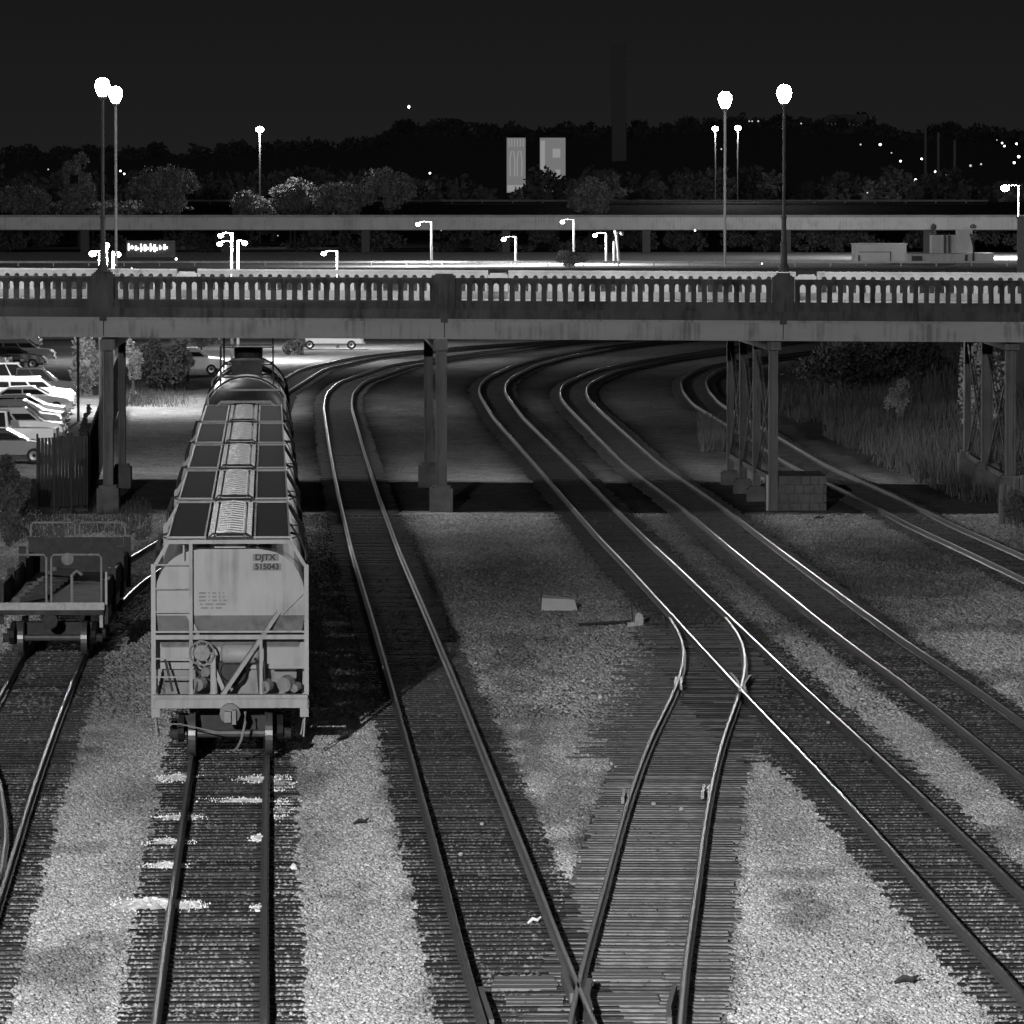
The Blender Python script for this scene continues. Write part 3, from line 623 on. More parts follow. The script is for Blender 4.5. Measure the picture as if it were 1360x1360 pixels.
b = MB(); bbox(b, XL, XR, .3, BW-.3, 6.5, 6.95); b.build('deck', 'deck', bridge, world=True)
b = MB(); bbox(b, XL, XR, .3, 2.2, 6.95, 7.12); bbox(b, XL, XR, BW-2.2, BW-.3, 6.95, 7.12); b.build('walkway', 'deck', bridge, world=True)
b = MB(); bbox(b, XL, XR, .12, .5, 6.07, 6.74); bbox(b, XL, XR, .0, .13, 6.7, 6.79); bbox(b, XL, XR, .1, .7, 6.05, 6.1)
for s in pyl: bbox(b, s-.015, s+.015, .09, .12, 6.1, 6.7, 1)
b.build('edge_girder', ['girder', 'cardark'], bridge, world=True)
b = MB(); bbox(b, XL, XR, BW-.5, BW-.1, 6.07, 6.74); b.build('edge_girder', 'girder', bridge, world=True)
for n_ in (4, 8, 12, 16): b = MB(); bbox(b, XL, XR, n_, n_+.35, 6.0, 6.5); b.build('inner_girder', 'column', bridge, world=True)
b = MB(); bbox(b, XL, XR, -.12, .3, 6.79, 7.12); bbox(b, XL, XR, -.03, .28, 7.12, 7.40); bbox(b, XL, XR, -.06, .3, 7.38, 7.44); b.build('parapet_base', 'concrete', bridge, world=True)
b = MB(); bbox(b, XL, XR, BW-.3, BW+.1, 6.7, 7.44); b.build('parapet_base', 'deck', bridge, world=True)  # far base paler than the near one, lamp light put into its colour
def balustrade(n0, m, s0, s1, pitch=.3868, z0=7.44, z1=8.08, zt=8.27):
    b = MB(); n = int((s1-s0)/pitch); pad = ((s1-s0)-n*pitch)/2; hw = .105; m_ = 6
    bbox(b, s0, s0+pad, n0, n0+.2, z0, zt-.08); bbox(b, s1-pad, s1, n0, n0+.2, z0, zt-.08)
    for i in range(n):
        c = s0+pad+(i+.5)*pitch; L_, R_ = c-pitch/2, c+pitch/2
        bbox(b, L_, c-hw, n0, n0+.2, z0, z1-hw); bbox(b, c+hw, R_, n0, n0+.2, z0, z1-hw)
        arch = [(c-hw*math.cos(math.pi*k/m_), z1-hw+hw*math.sin(math.pi*k/m_)) for k in range(m_+1)]
        top = zt-.08
        for k in range(m_):
            (xa, za), (xb, zb) = arch[k], arch[k+1]; V = []
            for nn in (n0, n0+.2):
                for x, z in ((xa,za),(xb,zb),(xb,top),(xa,top)):
                    p = B0+U*x+NV*nn; V.append((p.x, p.y, z+SL*x))
            b.add(V, [(0,1,2,3),(7,6,5,4),(0,4,5,1),(2,6,7,3)])
        for xa, xb in ((L_, c-hw), (c+hw, R_)): bbox(b, xa, xb, n0, n0+.2, z1-hw, top)
    bbox(b, s0, s1, n0-.05, n0+.26, zt-.08, zt)
    return b.build('balustrade_panel', m, bridge, world=True)
for i in range(4):
    balustrade(.02, 'concrete', pyl[i]+.42, pyl[i+1]-.42); balustrade(BW-.25, 'paleconc', pyl[i]+.42, pyl[i+1]-.42)  # far row in paler concrete: lamp light painted into its colour
for i, s in enumerate(pyl):
    for n0, m in ((-.1, 'concrete'), (BW-.3, 'paleconc')):  # far pylons likewise paler for the lamp light on them
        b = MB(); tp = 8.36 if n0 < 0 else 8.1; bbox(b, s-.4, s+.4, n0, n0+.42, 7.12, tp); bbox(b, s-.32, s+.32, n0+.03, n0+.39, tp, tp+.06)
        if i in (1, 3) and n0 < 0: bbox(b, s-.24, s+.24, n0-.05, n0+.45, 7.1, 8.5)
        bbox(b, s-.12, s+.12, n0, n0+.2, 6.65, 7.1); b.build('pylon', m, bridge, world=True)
# bents follow the tracks, skewed against the bridge
def col(px, Y, wpx, foot=True, zf=.75, z0=-.4, ms='column', top=6.02):
    X = (px-680)*Y/F; w_ = wpx*Y/F/2; b = MB()
    for s_ in (-1, 1): b.box(X+s_*w_-(.06 if s_ > 0 else 0), X+s_*w_+(.06 if s_ < 0 else 0), Y-.25, Y+.25, z0, top)
    b.box(X-w_+.05, X+w_-.05, Y-.03, Y+.03, z0, top); b.box(X-w_, X+w_, Y-.27, Y+.27, top-.3, top+.04)
    b.build('column', ms, bridge, world=True)
    if foot:
        b = MB(); b.box(X-w_-.22, X+w_+.22, Y-.5, Y+.5, z0, zf-.1); b.box(X-w_-.14, X+w_+.14, Y-.4, Y+.4, zf-.1, zf); b.build('footing', 'stoneblk', bridge, world=True)
    return X
c1 = [(143.5, 218.6, 13), (162, 236, 9)]; c2 = [(586, 218.6, 15), (569, 237, 12)]
for a in c1+c2: col(*a)
c3 = [(1027, 219, 12), (1005, 226, 10), (987, 232, 10), (970, 239, 9)]; c4 = [(1342, 219, 13), (1311, 229, 15), (1285, 240, 9)]
for a in c3: col(*a, foot=(a[0] < 1020), zf=.35)
for a in c4: col(*a, zf=1.1)
for cs in (c1, c2, c3, c4):                 # cap beam over each bent
    (pa, Ya, _), (pb, Yb, _) = cs[0], cs[-1]; b = MB(); b.beam(((pa-680)*Ya/F, Ya-.8, 5.85), ((pb-680)*Yb/F, Yb+.8, 5.85), .5, .38); b.build('cap_beam', 'column', bridge, world=True)
for cs in (c3, c4):
    for (pa, Ya, _), (pb, Yb, _) in zip(cs, cs[1:]):
        Xa, Xb = (pa-680)*Ya/F, (pb-680)*Yb/F
        for za, zb in ((.9, 5.4), (5.4, .9)):
            b = MB(); b.beam((Xa, Ya, za), (Xb, Yb, zb), .05, .12)
            b.beam((Xa+.12, Ya, za), (Xb+.12, Yb, zb), .04, .1); n = 14
            for k in range(n):
                t_ = (k+.5)/n; p = Vector((Xa, Ya, za)).lerp(Vector((Xb, Yb, zb)), t_); b.beam(p, p+Vector((.12, .2, .1*(-1)**k)), .03)
            b.build('lattice_brace', 'column', bridge, world=True)
        b = MB(); b.beam((Xa, Ya, .95), (Xb, Yb, .95), .15, .2); b.build('strut', 'column', bridge, world=True)
sb = thing('stone_footing', at(1060, 676, -.2), 'broad coursed stone footing block under the third bridge bent', 'stone footing')
b = MB(); p0 = at(1022, 678, -.2); p1 = at(1098, 678, -.2)
nb = 7
for r_ in range(4):
    x = p0.x; zz = -.25+r_*.33; k = 0
    while x < p1.x-.05:
        wv = min(random.uniform(.3, .5), p1.x-x); b.box(x+.016, x+wv-.016, p0.y+random.uniform(0, .05), p0.y+4.2, zz+.016, zz+.314); x += wv
b.box(p0.x+.1, p1.x-.1, p0.y+.15, p0.y+4.1, -.3, 1.03); b.build('stone_courses', 'stoneblk', sb, world=True)
b = MB(); b.box(p0.x-.12, p0.x+.08, p0.y-.06, p0.y+.2, -.3, 1.1); b.build('pale_corner', 'paleconc', sb, world=True)

# ------------------------------------------------------------------ street lamps
def globe_lamp(px, py, Y, base, label, W=20000, fat=True):
    p = atd(px, py, Y); t = thing('street_lamp', (p.x, Y, base), label, 'street lamp', 'globe lamps on the bridge'); z = p.z-base
    b = MB(); b.tube([(0,0,0),(0,0,z-.35)], .055, 8)
    if fat: b.lathe([(.2,0),(.2,.15),(.13,.3),(.11,.9),(.13,1.0),(.09,1.1),(.085,1.9),(.11,1.95),(.06,2.1)], (0,0,0), (0,0,1), 12)
    b.build('post', 'post' if fat else 'postpale', t)
    b = MB(); b.lathe([(.07,-.42),(.14,-.36),(.15,-.3)], (0,0,z), (0,0,1), 12); b.build('lamp_collar', 'post', t)
    b = MB(); b.lathe([(.11,-.33),(.23,-.1),(.27,.08),(.23,.26),(.12,.35),(0,.37)], (0,0,z), (0,0,1), 16); b.build('globe', 'lampglow', t, smooth=True)
    point('globe_light', (p.x, Y-.0, p.z+.75), W, .25); return t
globe_lamp(136, 117, 218.2, 8.5, 'tall globe lamp on the left near pylon of the bridge', 8500)
globe_lamp(153.5, 127, 239.5, 8.42, 'tall globe lamp on the far side of the bridge, at the left', 7500, False)
globe_lamp(1041.5, 126, 217.5, 8.5, 'tall globe lamp on the right near pylon of the bridge', 8500)
globe_lamp(963, 134, 239, 8.42, 'tall globe lamp on the far side of the bridge, right of centre', 7500, False)
def arm_lamp(px, py, postx, Y, base, label, W=3000, r=None, grp='small arm lamps beyond the bridge', pale=True, pw=.09, cap=.19):
    p = atd(px, py, Y); q = atd(postx, py-4, Y); t = thing('street_lamp', (q.x, Y, base), label, 'street lamp', grp)
    b = MB(); b.tube([(0,0,0),(0,0,q.z-base)], [pw*1.2, pw], 8); b.build('post', 'postpale' if pale else 'post', t)
    dx = p.x-q.x; h = q.z-base
    if abs(dx) > .2:
        b = MB(); b.tube([(0,0,h-.05),(dx*.5,0,h),(dx*.85,0,h-.05)], .04, 6); b.build('arm', 'postpale' if pale else 'post', t)
    b = MB(); b.ball((dx, 0, p.z-base), cap, 8, sz=.75); b.build('lamp_head', 'lampglow', t)
    if W: point('arm_light', (p.x, Y-.6, p.z-.25), W, .25)
    return t
lamps = [(123,337,133,318,-.2,'lower left lamp of the three lit lamps by the left bridge pylon',6500),(141,326,141,326,-.2,'upper middle lamp of the three lit lamps by the left bridge pylon',6500),(156,338,150,338,-.2,'lower right lamp of the three lit lamps by the left bridge pylon',4500),
 (293,313,308,418,-.2,'upper of two stacked lamps left of the twin posts',7000),(292,324,308,415,-.2,'lower of two stacked lamps left of the twin posts',7000),(325,323,316,418,-.2,'single lamp right of the twin posts, above the train',7000),
 (430,337,448,452,-.2,'small arm lamp low over the white van',8000),(555,298,573,512,5.2,'arm lamp left of the post above the middle pylon of the bridge',2600),(669,318,685,516,5.2,'arm lamp just right of the middle pylon, low above the balustrade',2800),
 (747,295,762,530,5.2,'arm lamp on a tall thin post below the round tree',2600),(790,313,805,522,5.2,'arm lamp with thick post beside the unlit twin post',2600)]
for (a, b_, c_, Y, z, lb, W) in lamps: arm_lamp(a, b_, c_, Y, z, lb, W)
t = thing('street_lamp', (*atd(818, 340, 522).xy, 5.2), 'unlit twin-headed post right of the arm lamps', 'street lamp'); z = atd(818, 308, 522).z-5.2
b = MB(); b.tube([(-.15,0,0),(-.15,0,z-.8)], .13, 8); b.tube([(.25,0,0),(.05,0,z-.4),(.0,0,z)], .13, 8); b.build('post', 'postpale', t)
b = MB(); b.ball((.0,0,z), .22); b.ball((.5,0,z-.1), .2); b.beam((0,0,z),(.5,0,z-.1),.08); b.build('lamp_head', 'postpale', t)
for (px, py, Y, bz, lb, W, cap) in [(345,172,640,6,'tall lit mast lamp standing alone above the left tree row',3500,.42),(950,171,800,9.8,'left of two highway mast lamps behind the bridge',1800,.42),(980,170,800,9.8,'right of two highway mast lamps behind the bridge',1800,.42)]:
    arm_lamp(px, py, px, Y, bz, lb, W, grp='tall mast lamps', pale=True, pw=.09, cap=cap)
arm_lamp(1335, 250, 1353, 560, 5.5, 'bright arm lamp at the right edge above the pillar', 16000, grp='tall mast lamps', cap=.4)
pl = thing('concrete_pillar', (*atd(1356, 340, 300).xy, -.2), 'pale upright pillar at the right edge above the balustrade', 'pillar')
b = MB(); b.box(-.18, .5, -.2, .2, 0, atd(1356, 290, 300).z+.2); b.box(-.24, .56, -.25, .25, atd(1356, 290, 300).z+.2, atd(1356, 290, 300).z+.3); b.build('shaft', 'darkwall', pl)
# small far lights, window lights and a high spot
pts = [(543,142,2,1),(571,230,1.6,1),(64,225,1.2,0),(137,184,1.3,0),(153,187,1.3,0),(160,227,1.4,1),(165,231,1.5,1),(171,238,1.3,0),(995,161,1.2,0),(999,161,1.2,0),(1007,161,1.4,0),(958,198,1.3,0),(1064,164,1.2,0),(1169,192,2,1),(1184,203,1.2,0),(1196,214,1.6,1),(1197,229,1.6,1),(1224,211,1.6,1),(1216,239,2.2,1),(1229,240,1.5,1),(1242,228,1.5,1),(1256,232,1.2,0),(1331,190,1.4,1),(1334,194,1.5,1),(1350,191,1.6,1),(1353,208,2.2,1),(1347,216,2,1),(1324,186,1,0),(1289,220,2,0),(1303,218,1.6,0),(1143,192,1.4,0),(1152,256,1.3,0),(923,306,1.5,1),(1012,350,1.2,1),(234,344,2,1),(175,357,1.6,1),(199,359,1.5,1),(369,313,1,0),(586,306,.9,0)]
def where(x, y):
    v = 'high in the sky' if y < 150 else 'on the dark hillside' if y < 262 else 'just above the balustrade' if y > 340 else 'in the dark strip below the pale band'
    return v
for i, (x, y, r, br_) in enumerate(pts):
    Y = 1100 if y < 250 else 560 if y < 320 else 470
    if 250 <= y < 262: Y = 790
    p = atd(x, y, Y); b = MB(); b.ball((0,0,0), r*Y/F*.8, 6, sz=1.25 if i == 0 else 1.0); o = b.build('distant_light', 'smallglow' if br_ else 'dimglow'); o.location = p
    if i == 0: o.name = 'distant_aircraft_light'
    tag(o, ('lone bright spot of light high in the sky above the tree line' if i == 0 else 'tiny light %s, %d percent across, %d down' % (where(x, y), round(x/13.6), round(y/13.6))), 'distant light', 'small far lights')

# lit sign blobs at left
sg = thing('lit_sign', atd(200, 340, 470), 'blurred white lit letter sign low at the left above the balustrade', 'sign'); p0 = atd(200, 329, 470)
b = MB(); b.box(-1.9, 1.9, .1, .2, -.1, 1.2); b.build('backing', 'cardark', sg)
b = MB(); x = -1.75
for wd, hh in ((.16,.55),(.12,.3),(.3,.35),(.14,.6),(.34,.5),(.16,.6),(.3,.55),(.2,.35),(.3,.4)):
    z = .65-(x+1.75)*.0+random.uniform(-.06,.06); b.box(x, x+wd*.45, .0, .08, z-hh/2, z+hh/2); b.box(x+wd*.45, x+wd, .0, .08, z-hh*.3, z+hh*.1); x += wd+.13
b.build('letter_shapes', 'smallglow', sg)

# ------------------------------------------------------------------ far structures
fr = thing('light_trail_band', (0, 600, 5.7), 'long pale solid band standing in for traffic light trails behind the bridge', 'light trail band')  # added solid band in place of traffic light trails
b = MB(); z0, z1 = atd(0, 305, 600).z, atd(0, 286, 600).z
b.box(-90, 90, 600, 600.5, z0, z1); b.build('trail_band_wall', 'farwall', fr, world=True)
b = MB(); b.box(-90, 90, 599.85, 600.6, z1-.2, z1+.04); b.build('trail_band_top', 'paleconc', fr, world=True)
b = MB(); b.box(-90, 90, 600.6, 604, z0-.1, z0+.1)
for x in range(-85, 90, 14): b.box(x, x+.8, 601, 602, 5, z0-.1)
b.build('trail_band_deck', 'darkwall', fr, world=True)
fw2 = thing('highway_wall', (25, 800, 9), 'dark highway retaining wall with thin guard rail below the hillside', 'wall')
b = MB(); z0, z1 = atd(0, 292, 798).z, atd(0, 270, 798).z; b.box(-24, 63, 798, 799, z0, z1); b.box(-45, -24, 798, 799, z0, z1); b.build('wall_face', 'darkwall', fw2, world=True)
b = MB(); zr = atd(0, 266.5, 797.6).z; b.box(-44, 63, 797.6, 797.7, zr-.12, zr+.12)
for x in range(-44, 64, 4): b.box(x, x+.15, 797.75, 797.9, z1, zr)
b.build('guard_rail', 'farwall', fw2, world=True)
# added pale line on the plateau in place of a headlight streak
rr = thing('light_streak_line', (0, 520, 5.3), 'thin pale line standing in for a headlight streak above the balustrade', 'light streak line')
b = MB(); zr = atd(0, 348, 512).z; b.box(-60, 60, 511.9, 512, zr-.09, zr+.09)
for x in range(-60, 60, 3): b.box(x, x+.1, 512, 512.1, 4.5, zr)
b.build('streak_beam', 'farwall', rr, world=True)
# banners; the light falling on them is put in as glow
for (x0, x1, lb, sty) in [(673,698,'left glowing tall banner with paired arch figures',0),(717,751,'right wider glowing tall banner with pale squares',1)]:
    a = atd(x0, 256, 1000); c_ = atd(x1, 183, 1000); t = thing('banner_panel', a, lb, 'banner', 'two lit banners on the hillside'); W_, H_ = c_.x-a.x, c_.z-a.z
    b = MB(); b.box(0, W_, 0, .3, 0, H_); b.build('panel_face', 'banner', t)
    b = MB()
    if sty == 0:
        for cx_ in (.3, .68):
            P = [(W_*cx_-.35, 0, H_*.3), (W_*cx_-.4, 0, H_*.6), (W_*cx_-.2, 0, H_*.75), (W_*cx_+.2, 0, H_*.75), (W_*cx_+.4, 0, H_*.6), (W_*cx_+.35, 0, H_*.3)]
            b.tube([(p[0], -.06, p[2]) for p in P], .09, 5)
        for k in range(6): b.box(W_*(.1+.15*k), W_*(.1+.15*k)+.15, -.08, 0, H_*.84, H_*.98)
        b.box(.1, W_-.1, -.08, 0, .2, H_*.14)
    else:
        b.box(W_*.5, W_*.8, -.08, 0, H_*.64, H_*.8); b.box(W_*.6, W_*.8, -.08, 0, H_*.25, H_*.42); b.box(.1, W_*.2, -.08, 0, .2, H_*.95); b.box(.3, W_-.2, -.08, -.0, .2, H_*.13)
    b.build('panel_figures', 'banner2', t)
    b = MB(); b.box(-.2, W_+.2, -.05, .4, -.25, -.02); b.box(W_*.1, W_*.2, .1, .3, -6, -.25); b.box(W_*.8, W_*.9, .1, .3, -6, -.25); b.build('support', 'darkwall', t)
sk = thing('smokestack', (*atd(822, 258, 1250).xy, 8), 'tall dark square smokestack faint against the night sky', 'smokestack')
b = MB(); zt = atd(822, 58, 1250).z-8; b.box(-1.5, 1.5, -1.5, 1.5, 0, zt); b.box(-1.65, 1.65, -1.65, 1.65, zt-.4, zt); b.build('stack_shaft', 'black', sk)
hb = thing('hilltop_building', (*atd(1122, 200, 1450).xy, 18), 'long dark hilltop building with a row of dim windows', 'building')
p = atd(1122, 180, 1450); zt = atd(0, 157, 1450).z-18
b = MB(); b.box(-5, 5, 0, 8, 0, zt); b.prism([(-5.2, zt), (-3.5, zt+.9), (3.5, zt+.9), (5.2, zt)], (0,-.2,0), (1,0,0), (0,0,1), (0,8.4,0)); b.build('wall', 'black', hb)
for k in range(9):
    b = MB(); b.box(-4.4+k*1.05, -4.1+k*1.05, -.05, .02, zt-1.7, zt-1.1); b.build('window', 'banner3', hb)
for i, (px, y0, y1) in enumerate([(1229,172,228),(1246,176,262),(1268,186,208)]):
    Y = 1000; a = atd(px, y1, Y); c_ = atd(px, y0, Y); b = MB(); b.tube([(0,0,-3),(0,0,c_.z-a.z)], .22, 6); o = b.build('utility_pole', 'farwall'); o.location = a
    tag(o, ['left thin pale utility pole on the right hillside', 'middle long pale utility pole on the right hillside', 'right short pale utility pole on the right hillside'][i], 'utility pole', 'utility poles on the hillside')
# white low buildings right
wb = thing('white_low_building', atd(1170, 350, 540), 'low white flat walled building at right above the balustrade', 'building')
a = atd(1136, 346, 540)-wb.location; c_ = atd(1204, 325, 540)-wb.location
b = MB(); b.box(a.x, c_.x, 0, 6, -1, c_.z); b.build('wall', 'white', wb)
b = MB(); b.box(a.x+.25, a.x+.4, -.06, -.01, .0, .75); b.box(a.x+.3, a.x+3.2, -.06, -.01, 1.0, 1.06); b.box(a.x+3.1, a.x+3.18, -.06, -.01, -.3, 1.06); b.build('wall_pipe', 'darkwall', wb)
b = MB(); b.box(a.x-.1, c_.x+.1, -.1, 6.1, c_.z, c_.z+.1); b.build('roof_edge', 'farwall', wb)
wb2 = thing('white_annex_building', atd(1260, 355, 530), 'white walled annex with tall block, behind the small bare tree', 'building')
def rel(x, y, Y=530): return atd(x, y, Y)-wb2.location
a, c_ = rel(1205, 357), rel(1285, 337); b = MB(); b.box(a.x, c_.x, 0, 4, a.z-.5, c_.z); b.build('low_wall', 'farwall', wb2)
a, c_ = rel(1283, 357), rel(1320, 336); b = MB(); b.box(a.x, c_.x, -.3, 4, a.z-.5, c_.z); b.build('bright_wall', 'white', wb2)
a, c_ = rel(1278, 337), rel(1297, 306); b = MB(); b.box(a.x, c_.x, 4.5, 8, a.z-.5, c_.z); b.build('tall_block', 'white', wb2)
a, c_ = rel(1243, 337), rel(1278, 313); b = MB(); b.box(a.x, c_.x, 5, 8, a.z-.5, c_.z); b.build('rear_wall', 'farwall', wb2)
b = MB()
for f_ in (.45, .62): b.box(a.x+(c_.x-a.x)*f_, a.x+(c_.x-a.x)*f_+.2, 4.9, 4.99, a.z, c_.z)
b.build('dark_stripe', 'darkwall', wb2)
b = MB(); b.box(rel(1212,0).x, rel(1226,0).x, -.08, -.01, rel(0,347).z, rel(0,340).z); b.box(rel(1283,0).x-.05, rel(1286,0).x, -.4, -.3, rel(0,354).z, rel(0,338).z); b.build('door', 'darkwall', wb2)

# ------------------------------------------------------------------ foliage
def leaves(cl, n, size, m, name, parent, world=True):
    cl = np.array(cl, float); wts = (cl[:, 3]*cl[:, 4]*cl[:, 5]); k = rng.choice(len(cl), n, p=wts/wts.sum()); c = cl[k]
    d = rng.normal(size=(n, 3)); d /= np.linalg.norm(d, axis=1)[:, None]; r = rng.random(n)**.4
    # clumps: gather leaves towards random twig points
    P = c[:, :3]+d*r[:, None]*c[:, 3:6]
    q = np.round(P/(size*4.5)); h = np.sin(q @ np.array([12.9, 78.2, 37.7]))*43758.5; keep = (h-np.floor(h)) > .3; P = P[keep]; n = len(P)
    a = rng.normal(size=(n, 3)); a /= np.linalg.norm(a, axis=1)[:, None]; b_ = np.cross(a, rng.normal(size=(n, 3))); b_ /= np.linalg.norm(b_, axis=1)[:, None]
    s = size*rng.uniform(.5, 1.2, n)[:, None]; V = np.stack([P-a*s, P+b_*s*.5, P+a*s, P-b_*s*.5], 1)
    if world and parent: V = V-np.array(parent.location)
    return npmesh(name, V.reshape(-1, 3), np.arange(4*n).reshape(-1, 4), m, parent, nv=4)
def tree(x0, x1, ytop, ybot, Y, base, label, cat='tree', name='tree', n=5000, size=.25, m='leaf', lobes=9, grp=None, dep=.7):
    a, c_ = atd(x0, ytop, Y), atd(x1, ybot, Y); cxm = (a.x+c_.x)/2; W_, H_ = (c_.x-a.x)/2, (a.z-c_.z)/2; cz = (a.z+c_.z)/2
    t = thing(name, (cxm, Y, base), label, cat, grp); cl = []
    for k in range(lobes):
        an = random.uniform(0, 6.28); rr = random.uniform(.3, .62); cl.append((cxm+W_*rr*math.cos(an)*1.05, Y+W_*dep*random.uniform(-.6, .6), cz+H_*rr*math.sin(an), W_*random.uniform(.25, .48), W_*.45*dep, H_*random.uniform(.25, .45)))
    cl.append((cxm, Y, cz, W_*.6, W_*.6*dep, H_*.65))
    leaves(cl, n, size, m, 'crown', t)
    b = MB(); hgt = cz-base; b.tube([(0,0,0),(.02*hgt,0,hgt*.5),(0,0,hgt)], [.03*hgt+.04, .022*hgt+.03, .02], 7)
    for k in range(4):
        an = random.uniform(0, 6.28); b.tube([(0,0,hgt*.5+.08*k*hgt), (W_*.4*math.cos(an), W_*.3*math.sin(an), hgt*.8+.06*k*hgt)], [.015*hgt+.02, .01], 5)
    b.build('trunk', 'bark', t); return t
G1 = 'trees behind the pale band'
for a in [(-20,72,243,292,632,'low dark bush row at the left edge behind the pale band'),(74,135,203,290,628,'rounded tree behind the left globe lamp post'),(168,268,212,290,630,'broad drooping tree right of the left globe lamps'),
          (303,362,248,290,640,'small bushy tree under the lone mast lamp'),(352,430,236,290,642,'bushy tree with knobbly top, right of the mast lamp'),(405,500,236,290,636,'wide low tree between knobbly tree and tallest tree'),(478,560,218,288,634,'tallest dark tree of the left tree row, ending the row'),
          (748,818,230,292,622,'round tree right of the two banners')]:
    tree(*a[:4], a[4], 5.6, a[5], n=9000, size=.26, m='leaf', grp=G1, lobes=20)

tree(300,470,258,292,646,5.6,'long low hedge joining the left tree row', cat='shrub', name='shrub', n=9000, size=.3, lobes=22)
tree(-20,265,262,292,648,5.6,'long low hedge under the left pair of trees', cat='shrub', name='shrub', n=9000, size=.3, lobes=24)
tree(1284,1301,296,326,524,5.3,'small thin tree with sparse leaves before the white annex', n=900, size=.12, lobes=5)
tree(1232,1246,296,322,540,5.4,'scraggly pale sapling left of the annex stripes', n=600, size=.12, lobes=4)
tree(735,790,330,356,505,4.6,'pale low shrub behind the thin arm lamp posts', cat='shrub', name='shrub', n=2500, size=.12)
# below the bridge
tree(86,142,432,545,345,-.2,'bright lit leafy tree behind the left bridge column', n=6500, size=.17, lobes=16, m='leaf', dep=.5)
tree(160,192,430,530,335,-.2,'narrow lit tree right of the left bridge columns', n=4200, size=.16, lobes=12, dep=.5)
tree(178,252,430,520,352,-.2,'dark dense shrub mass beside the service road', cat='shrub', name='shrub', n=12000, size=.15, m='leafdark', lobes=22)
tree(196,262,446,505,362,-.2,'paler shrub tips rising right of the dark shrub mass', cat='shrub', name='shrub', n=3500, size=.1, lobes=9)
tree(234,300,440,462,408,-.2,'lit bush above the white car beside tank wagon', cat='shrub', name='shrub', n=3500, size=.12)
tree(236,262,462,492,372,-.2,'low weedy bush hiding the rear of white car', cat='shrub', name='shrub', n=2200, size=.08, dep=.4)
tree(372,410,440,482,432,-.2,'dark bush between tank wagon and white van', cat='shrub', name='shrub', n=3500, size=.12, m='leafdark')
tree(98,128,525,680,238,-.2,'dark climbing shrub on the slatted fence', cat='shrub', name='shrub', n=7000, size=.09, m='leafdark', dep=.4)
tree(-18,46,600,700,206,-.2,'dim leafy weeds rising at the left edge beside fence', cat='shrub', name='shrub', n=3500, size=.1, m='leafdark')
tree(-10,30,640,735,196,-.2,'feathery dim bush low at the left edge', cat='shrub', name='shrub', n=1800, size=.08, m='weed')
tree(1172,1216,494,556,290,2.0,'lone lit sapling on the weedy bank right of centre bent', n=2600, size=.08, m='leaf', lobes=9)
tree(1262,1345,438,600,262,1.2,'leafy tree seen through the right lattice bent', n=9000, size=.12, m='leaf', lobes=18)
tree(1328,1375,640,700,206,-.1,'weedy bush at the foot of right lattice bent', cat='shrub', name='shrub', n=2200, size=.08, m='weed')
tree(1020,1290,436,520,330,2.0,'dark tangled thicket behind the weedy bank', cat='shrub', name='thicket', n=26000, size=.16, m='leafdark', lobes=40)
# weeds
def tufts(name, n, fx, hmin, hmax, m, tagk=True):
    P = fx(n); n = len(P); x, y = P[:, 0], P[:, 1]; z = height(x, y); h = rng.uniform(hmin, hmax, n); an = rng.random(n)*3.14; w_ = .012+h*.02
    lean = rng.normal(size=(n, 2))*.22*h[:, None]
    A = np.stack([x-np.cos(an)*w_, y-np.sin(an)*w_, z-.02], 1); B = np.stack([x+np.cos(an)*w_, y+np.sin(an)*w_, z-.02], 1); T_ = np.stack([x+lean[:, 0], y+lean[:, 1], z+h], 1)
    return tag(npmesh(name, np.stack([A, B, T_], 1).reshape(-1, 3), np.arange(3*n).reshape(-1, 3), m), kind='stuff')
def region(x0, x1, y0, y1, thr=.45, sc=4):
    def f(n):
        px = x0+(x1-x0)*(rng.beta(1, 2, n) if x1 == 262 else rng.random(n)); py = rng.uniform(y0, y1, n); Y = F*(H+.2)/(py-HOR); X = (px-680)*Y/F
        k = (fbm(X, Y*.5, sc) > thr) & (track_dist(X, Y) > 1.5); return np.stack([X[k], Y[k]], 1)
    return f
def bank(n):
    Y = rng.uniform(224, 345, n); X = cx('five', Y)+3.2+rng.random(n)*28; k = fbm(X, Y, 5) > .36; return np.stack([X[k], Y[k]], 1)
tufts('bank_weeds', 60000, bank, .25, 1.0, 'weed')
tufts('yard_weeds', 16000, region(1080, 1360, 690, 840, .5), .05, .22, 'weed')
tufts('yard_weeds', 5000, region(930, 962, 525, 600, .3), .3, .9, 'weed')
tufts('yard_weeds', 9000, region(600, 860, 700, 830, .56), .03, .12, 'weed')
tufts('yard_weeds', 9000, region(0, 200, 665, 720, .35), .05, .3, 'weed')
tufts('roadside_weeds', 5000, region(160, 262, 490, 540, .42), .1, .4, 'weed')
